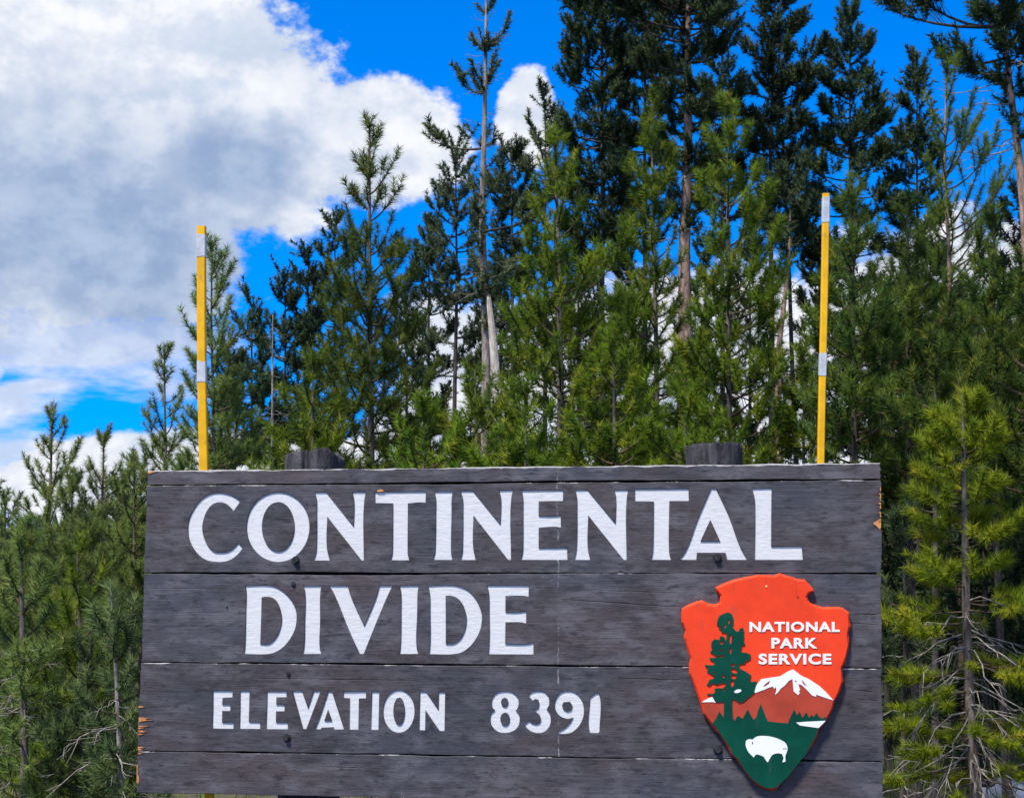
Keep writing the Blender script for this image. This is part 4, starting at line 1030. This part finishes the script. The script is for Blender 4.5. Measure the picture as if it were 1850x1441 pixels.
for i, (x, ty, hw, Y, lab) in enumerate((
    (20, 950, 90, 17, 'grey green background pine behind the dead twigged pine at the left edge'),
    (75, 985, 80, 14.5, 'grey green background pine below the open pale pine at far left'),
    (215, 900, 80, 16, 'grey green background pine behind the grey green sapling by the sign'),
    (255, 880, 70, 18, 'grey green background pine partly hidden by the sign\'s upper left corner'),
    (170, 950, 90, 15, 'grey green background pine behind the bright yellow green one at left'),
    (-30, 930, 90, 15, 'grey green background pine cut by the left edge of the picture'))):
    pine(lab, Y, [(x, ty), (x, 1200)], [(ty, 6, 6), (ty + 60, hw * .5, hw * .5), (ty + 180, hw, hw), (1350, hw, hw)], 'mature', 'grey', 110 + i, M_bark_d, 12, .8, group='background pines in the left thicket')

# --- dead wood standing among the pines
def snag():
    Y = 15.0; rnd = random.Random(8)
    pts = [((880, 536), (885, 540)), ((881, 575), (892, 572)), ((884, 620), (898, 618)), ((886, 660), (902, 660)), ((888, 700), (905, 702)), ((892, 840), (912, 840))]
    o = empty('broken_snag', tuple(at(892, 840, Y) * np.array([1, 1, 0]))); base = np.array(o.location)
    tag(o, 'pale bleached broken snag leaning against the half bare pine trunk', 'dead tree')
    bm = bmesh.new(); rings = []; seg = 14
    P = [(at(*a, Y), at(*b, Y)) for a, b in pts]
    P.append((np.array([P[-1][0][0], Y, -.1]), np.array([P[-1][1][0], Y, -.1])))
    for k, (a, b) in enumerate(P):
        c, r = (a + b) / 2, np.linalg.norm(b - a) / 2
        ring = []
        for i in range(seg):
            th = 2 * math.pi * i / seg; q = 1 + rnd.uniform(-.1, .1)
            z = c[2] + (rnd.uniform(-.12, .05) if k == 0 else 0)
            ring.append(bm.verts.new((c[0] + r * q * math.cos(th) - base[0], c[1] + r * q * math.sin(th) * .8 - base[1], z)))
        rings.append(ring)
    for a, b in zip(rings[:-1], rings[1:]):
        for i in range(seg): bm.faces.new((a[i], b[i], b[(i + 1) % seg], a[(i + 1) % seg]))
    bm.faces.new(rings[0])
    from_bm('trunk', bm, M_snag, o, False)
snag()
pine('thin dead pole of a pine with stubby bare twigs left of the slender young pine', 13.0, [(493, 568), (491, 850)], [(568, 0, 0), (600, 0, 0)], 'young', 'mid', 130, M_dead, 9, 1.0, dead=((600, 850, 28, 26, .2),), top_leader=False, name='dead_pine', cat='dead tree')

# ------------------------------------------------------------------ the wood goes on beyond the frame and far behind
def copy_tree(o, loc, rz, sc, label, group):
    r = o.copy(); C.objects.link(r); r.location = loc; r.rotation_euler = (0, 0, rz); r.scale = (sc, sc, sc)
    r['label'] = label; r['group'] = group
    for ch in o.children:
        c = ch.copy(); C.objects.link(c); c.parent = r
rr_ = random.Random(21)
src = [o for o in C.objects if o.parent is None and o.get('group') == 'dim pines in the shade at the right']
for i, (x, y) in enumerate(((4.6, 8.6), (5.3, 10.4), (6.3, 12.2), (5.4, 14.6), (7.2, 16.4), (8.0, 13.4), (6.9, 9.4), (9.2, 17.5))):
    copy_tree(src[i % len(src)], (x, y, 0), rr_.uniform(0, 6.28), rr_.uniform(.9, 1.2), 'dark pine of the wood that continues beyond the right edge of the picture', 'pines beyond the right edge')
src = [o for o in C.objects if o.parent is None and o.get('group') == 'background pines in the left thicket']
for i, (x, y) in enumerate(((-4.9, 9.2), (-5.8, 11.6), (-6.9, 14.0), (-7.8, 17.0), (-6.6, 9.8), (-8.8, 13.2))):
    copy_tree(src[i % len(src)], (x, y, 0), rr_.uniform(0, 6.28), rr_.uniform(.9, 1.15), 'grey green pine of the thicket that continues beyond the left edge of the picture', 'pines beyond the left edge')
def far_wood():
    rng = np.random.default_rng(9); V, Fc, T = [], [], []; k = 0
    for t in range(520):
        a = rng.uniform(-1.25, 1.25); d = rng.uniform(45, 95)
        x, y = d * math.sin(a), d * math.cos(a); h = min(rng.uniform(3.6, 5.2), 1.3 + d * .055); r = h * rng.uniform(.16, .24); tn = rng.random()
        for tier in range(7):
            z0 = h * (.06 + tier * .125); rad = r * (1.05 - tier / 7.2); n = 9; ph = rng.uniform(0, 6)
            zt = min(z0 + h * .26, h)
            V.append((x, y, zt)); c = k; k += 1; T.append(tn)
            for q in range(n * 2):
                b = ph + math.pi * q / n; rq = rad * (1.0 if q % 2 else .55) * rng.uniform(.8, 1.15)
                V.append((x + rq * math.cos(b), y + rq * math.sin(b), z0 + rng.uniform(-.05, .05) * h * .5)); k += 1; T.append(tn)
            Fc += [(c, c + 1 + q, c + 1 + (q + 1) % (n * 2)) for q in range(n * 2)]
    V = np.array(V); nv = np.tile((0, -.4, .7), (len(V), 1))
    o = link('far_wood', mesh_np('far_wood', V, np.array(Fc), False, {'tint': T}, nv), NM['dark'])
    tag(o, 'far off dark conifer wood behind the pines', 'wood', None, 'stuff')
far_wood()

# ------------------------------------------------------------------ forest floor litter: grass and an old snow patch
def grass():
    rng = np.random.default_rng(77); n = 26000
    x = rng.uniform(-9, 9, n); y = rng.uniform(5.2, 18, n)
    keep = np.sin(x * 1.7 + 1) + np.sin(y * 1.3) + rng.normal(0, .8, n) > -.2
    x, y = x[keep], y[keep]; n = len(x)
    h = rng.uniform(.08, .28, n); th = rng.uniform(0, 6.28, n); w = .006
    lean = rng.normal(0, .35, (n, 2)) * h[:, None]
    v = np.empty((n, 3, 3), np.float32)
    v[:, 0] = np.stack([x - w * np.cos(th), y - w * np.sin(th), np.full(n, -.1)], -1)
    v[:, 1] = np.stack([x + w * np.cos(th), y + w * np.sin(th), np.full(n, -.1)], -1)
    v[:, 2] = np.stack([x + lean[:, 0], y + lean[:, 1], h], -1)
    o = link('grass', mesh_np('grass', v.reshape(-1, 3), np.arange(n * 3).reshape(n, 3), False, {'tint': np.repeat(rng.random(n), 3)}, np.tile((0, -.3, 1.0), (n * 3, 1))), NM['mid'])
    tag(o, 'thin grass on the forest floor below the pines', 'grass', None, 'stuff')
grass()
def snow_patch(px, py, Y, w, d, label, seed):
    rng = np.random.default_rng(seed); c = at(px, py, Y); c[2] = 0
    n = 26; a = np.linspace(0, 2 * np.pi, n, endpoint=False)
    m, nt, b = new_mat('old_snow'); g = G(nt)
    nz = g.noise(g.coord(), 18, 6, .7)
    nt.links.new(g.mix(g.step(nz, .5, .7), (0.78, 0.79, 0.82, 1), (0.42, 0.38, 0.33, 1)), b.inputs['Base Color']); b.inputs['Roughness'].default_value = .7
    g.bump(nz, .6, .03, b)
    V, Fq = [], []
    wob = 1 + .22 * np.sin(a * 3 + 1) + .12 * np.sin(a * 5)
    rs = (1.0, .93, .7, .4, .1); hs = (-.06, .04, .07, .09, .10)
    for r, h in zip(rs, hs):
        V += [(r * w * q * math.cos(t), r * d * q * math.sin(t), h + rng.normal(0, .012)) for t, q in zip(a, wob)]
    for k in range(len(rs) - 1):
        for i in range(n): Fq.append((k * n + i, k * n + (i + 1) % n, (k + 1) * n + (i + 1) % n, (k + 1) * n + i))
    me = bpy.data.meshes.new('snow_patch'); me.from_pydata(V, [], Fq + [tuple(range((len(rs) - 1) * n, len(rs) * n))]); me.update()
    me.polygons.foreach_set('use_smooth', [True] * len(me.polygons))
    o = link('snow_patch', me, m); o.location = tuple(c); tag(o, label, 'snow patch')
snow_patch(1828, 1425, 10.4, .17, .4, 'patch of old snow on the ground in the lower right corner', 3)
print('TREES', stats)
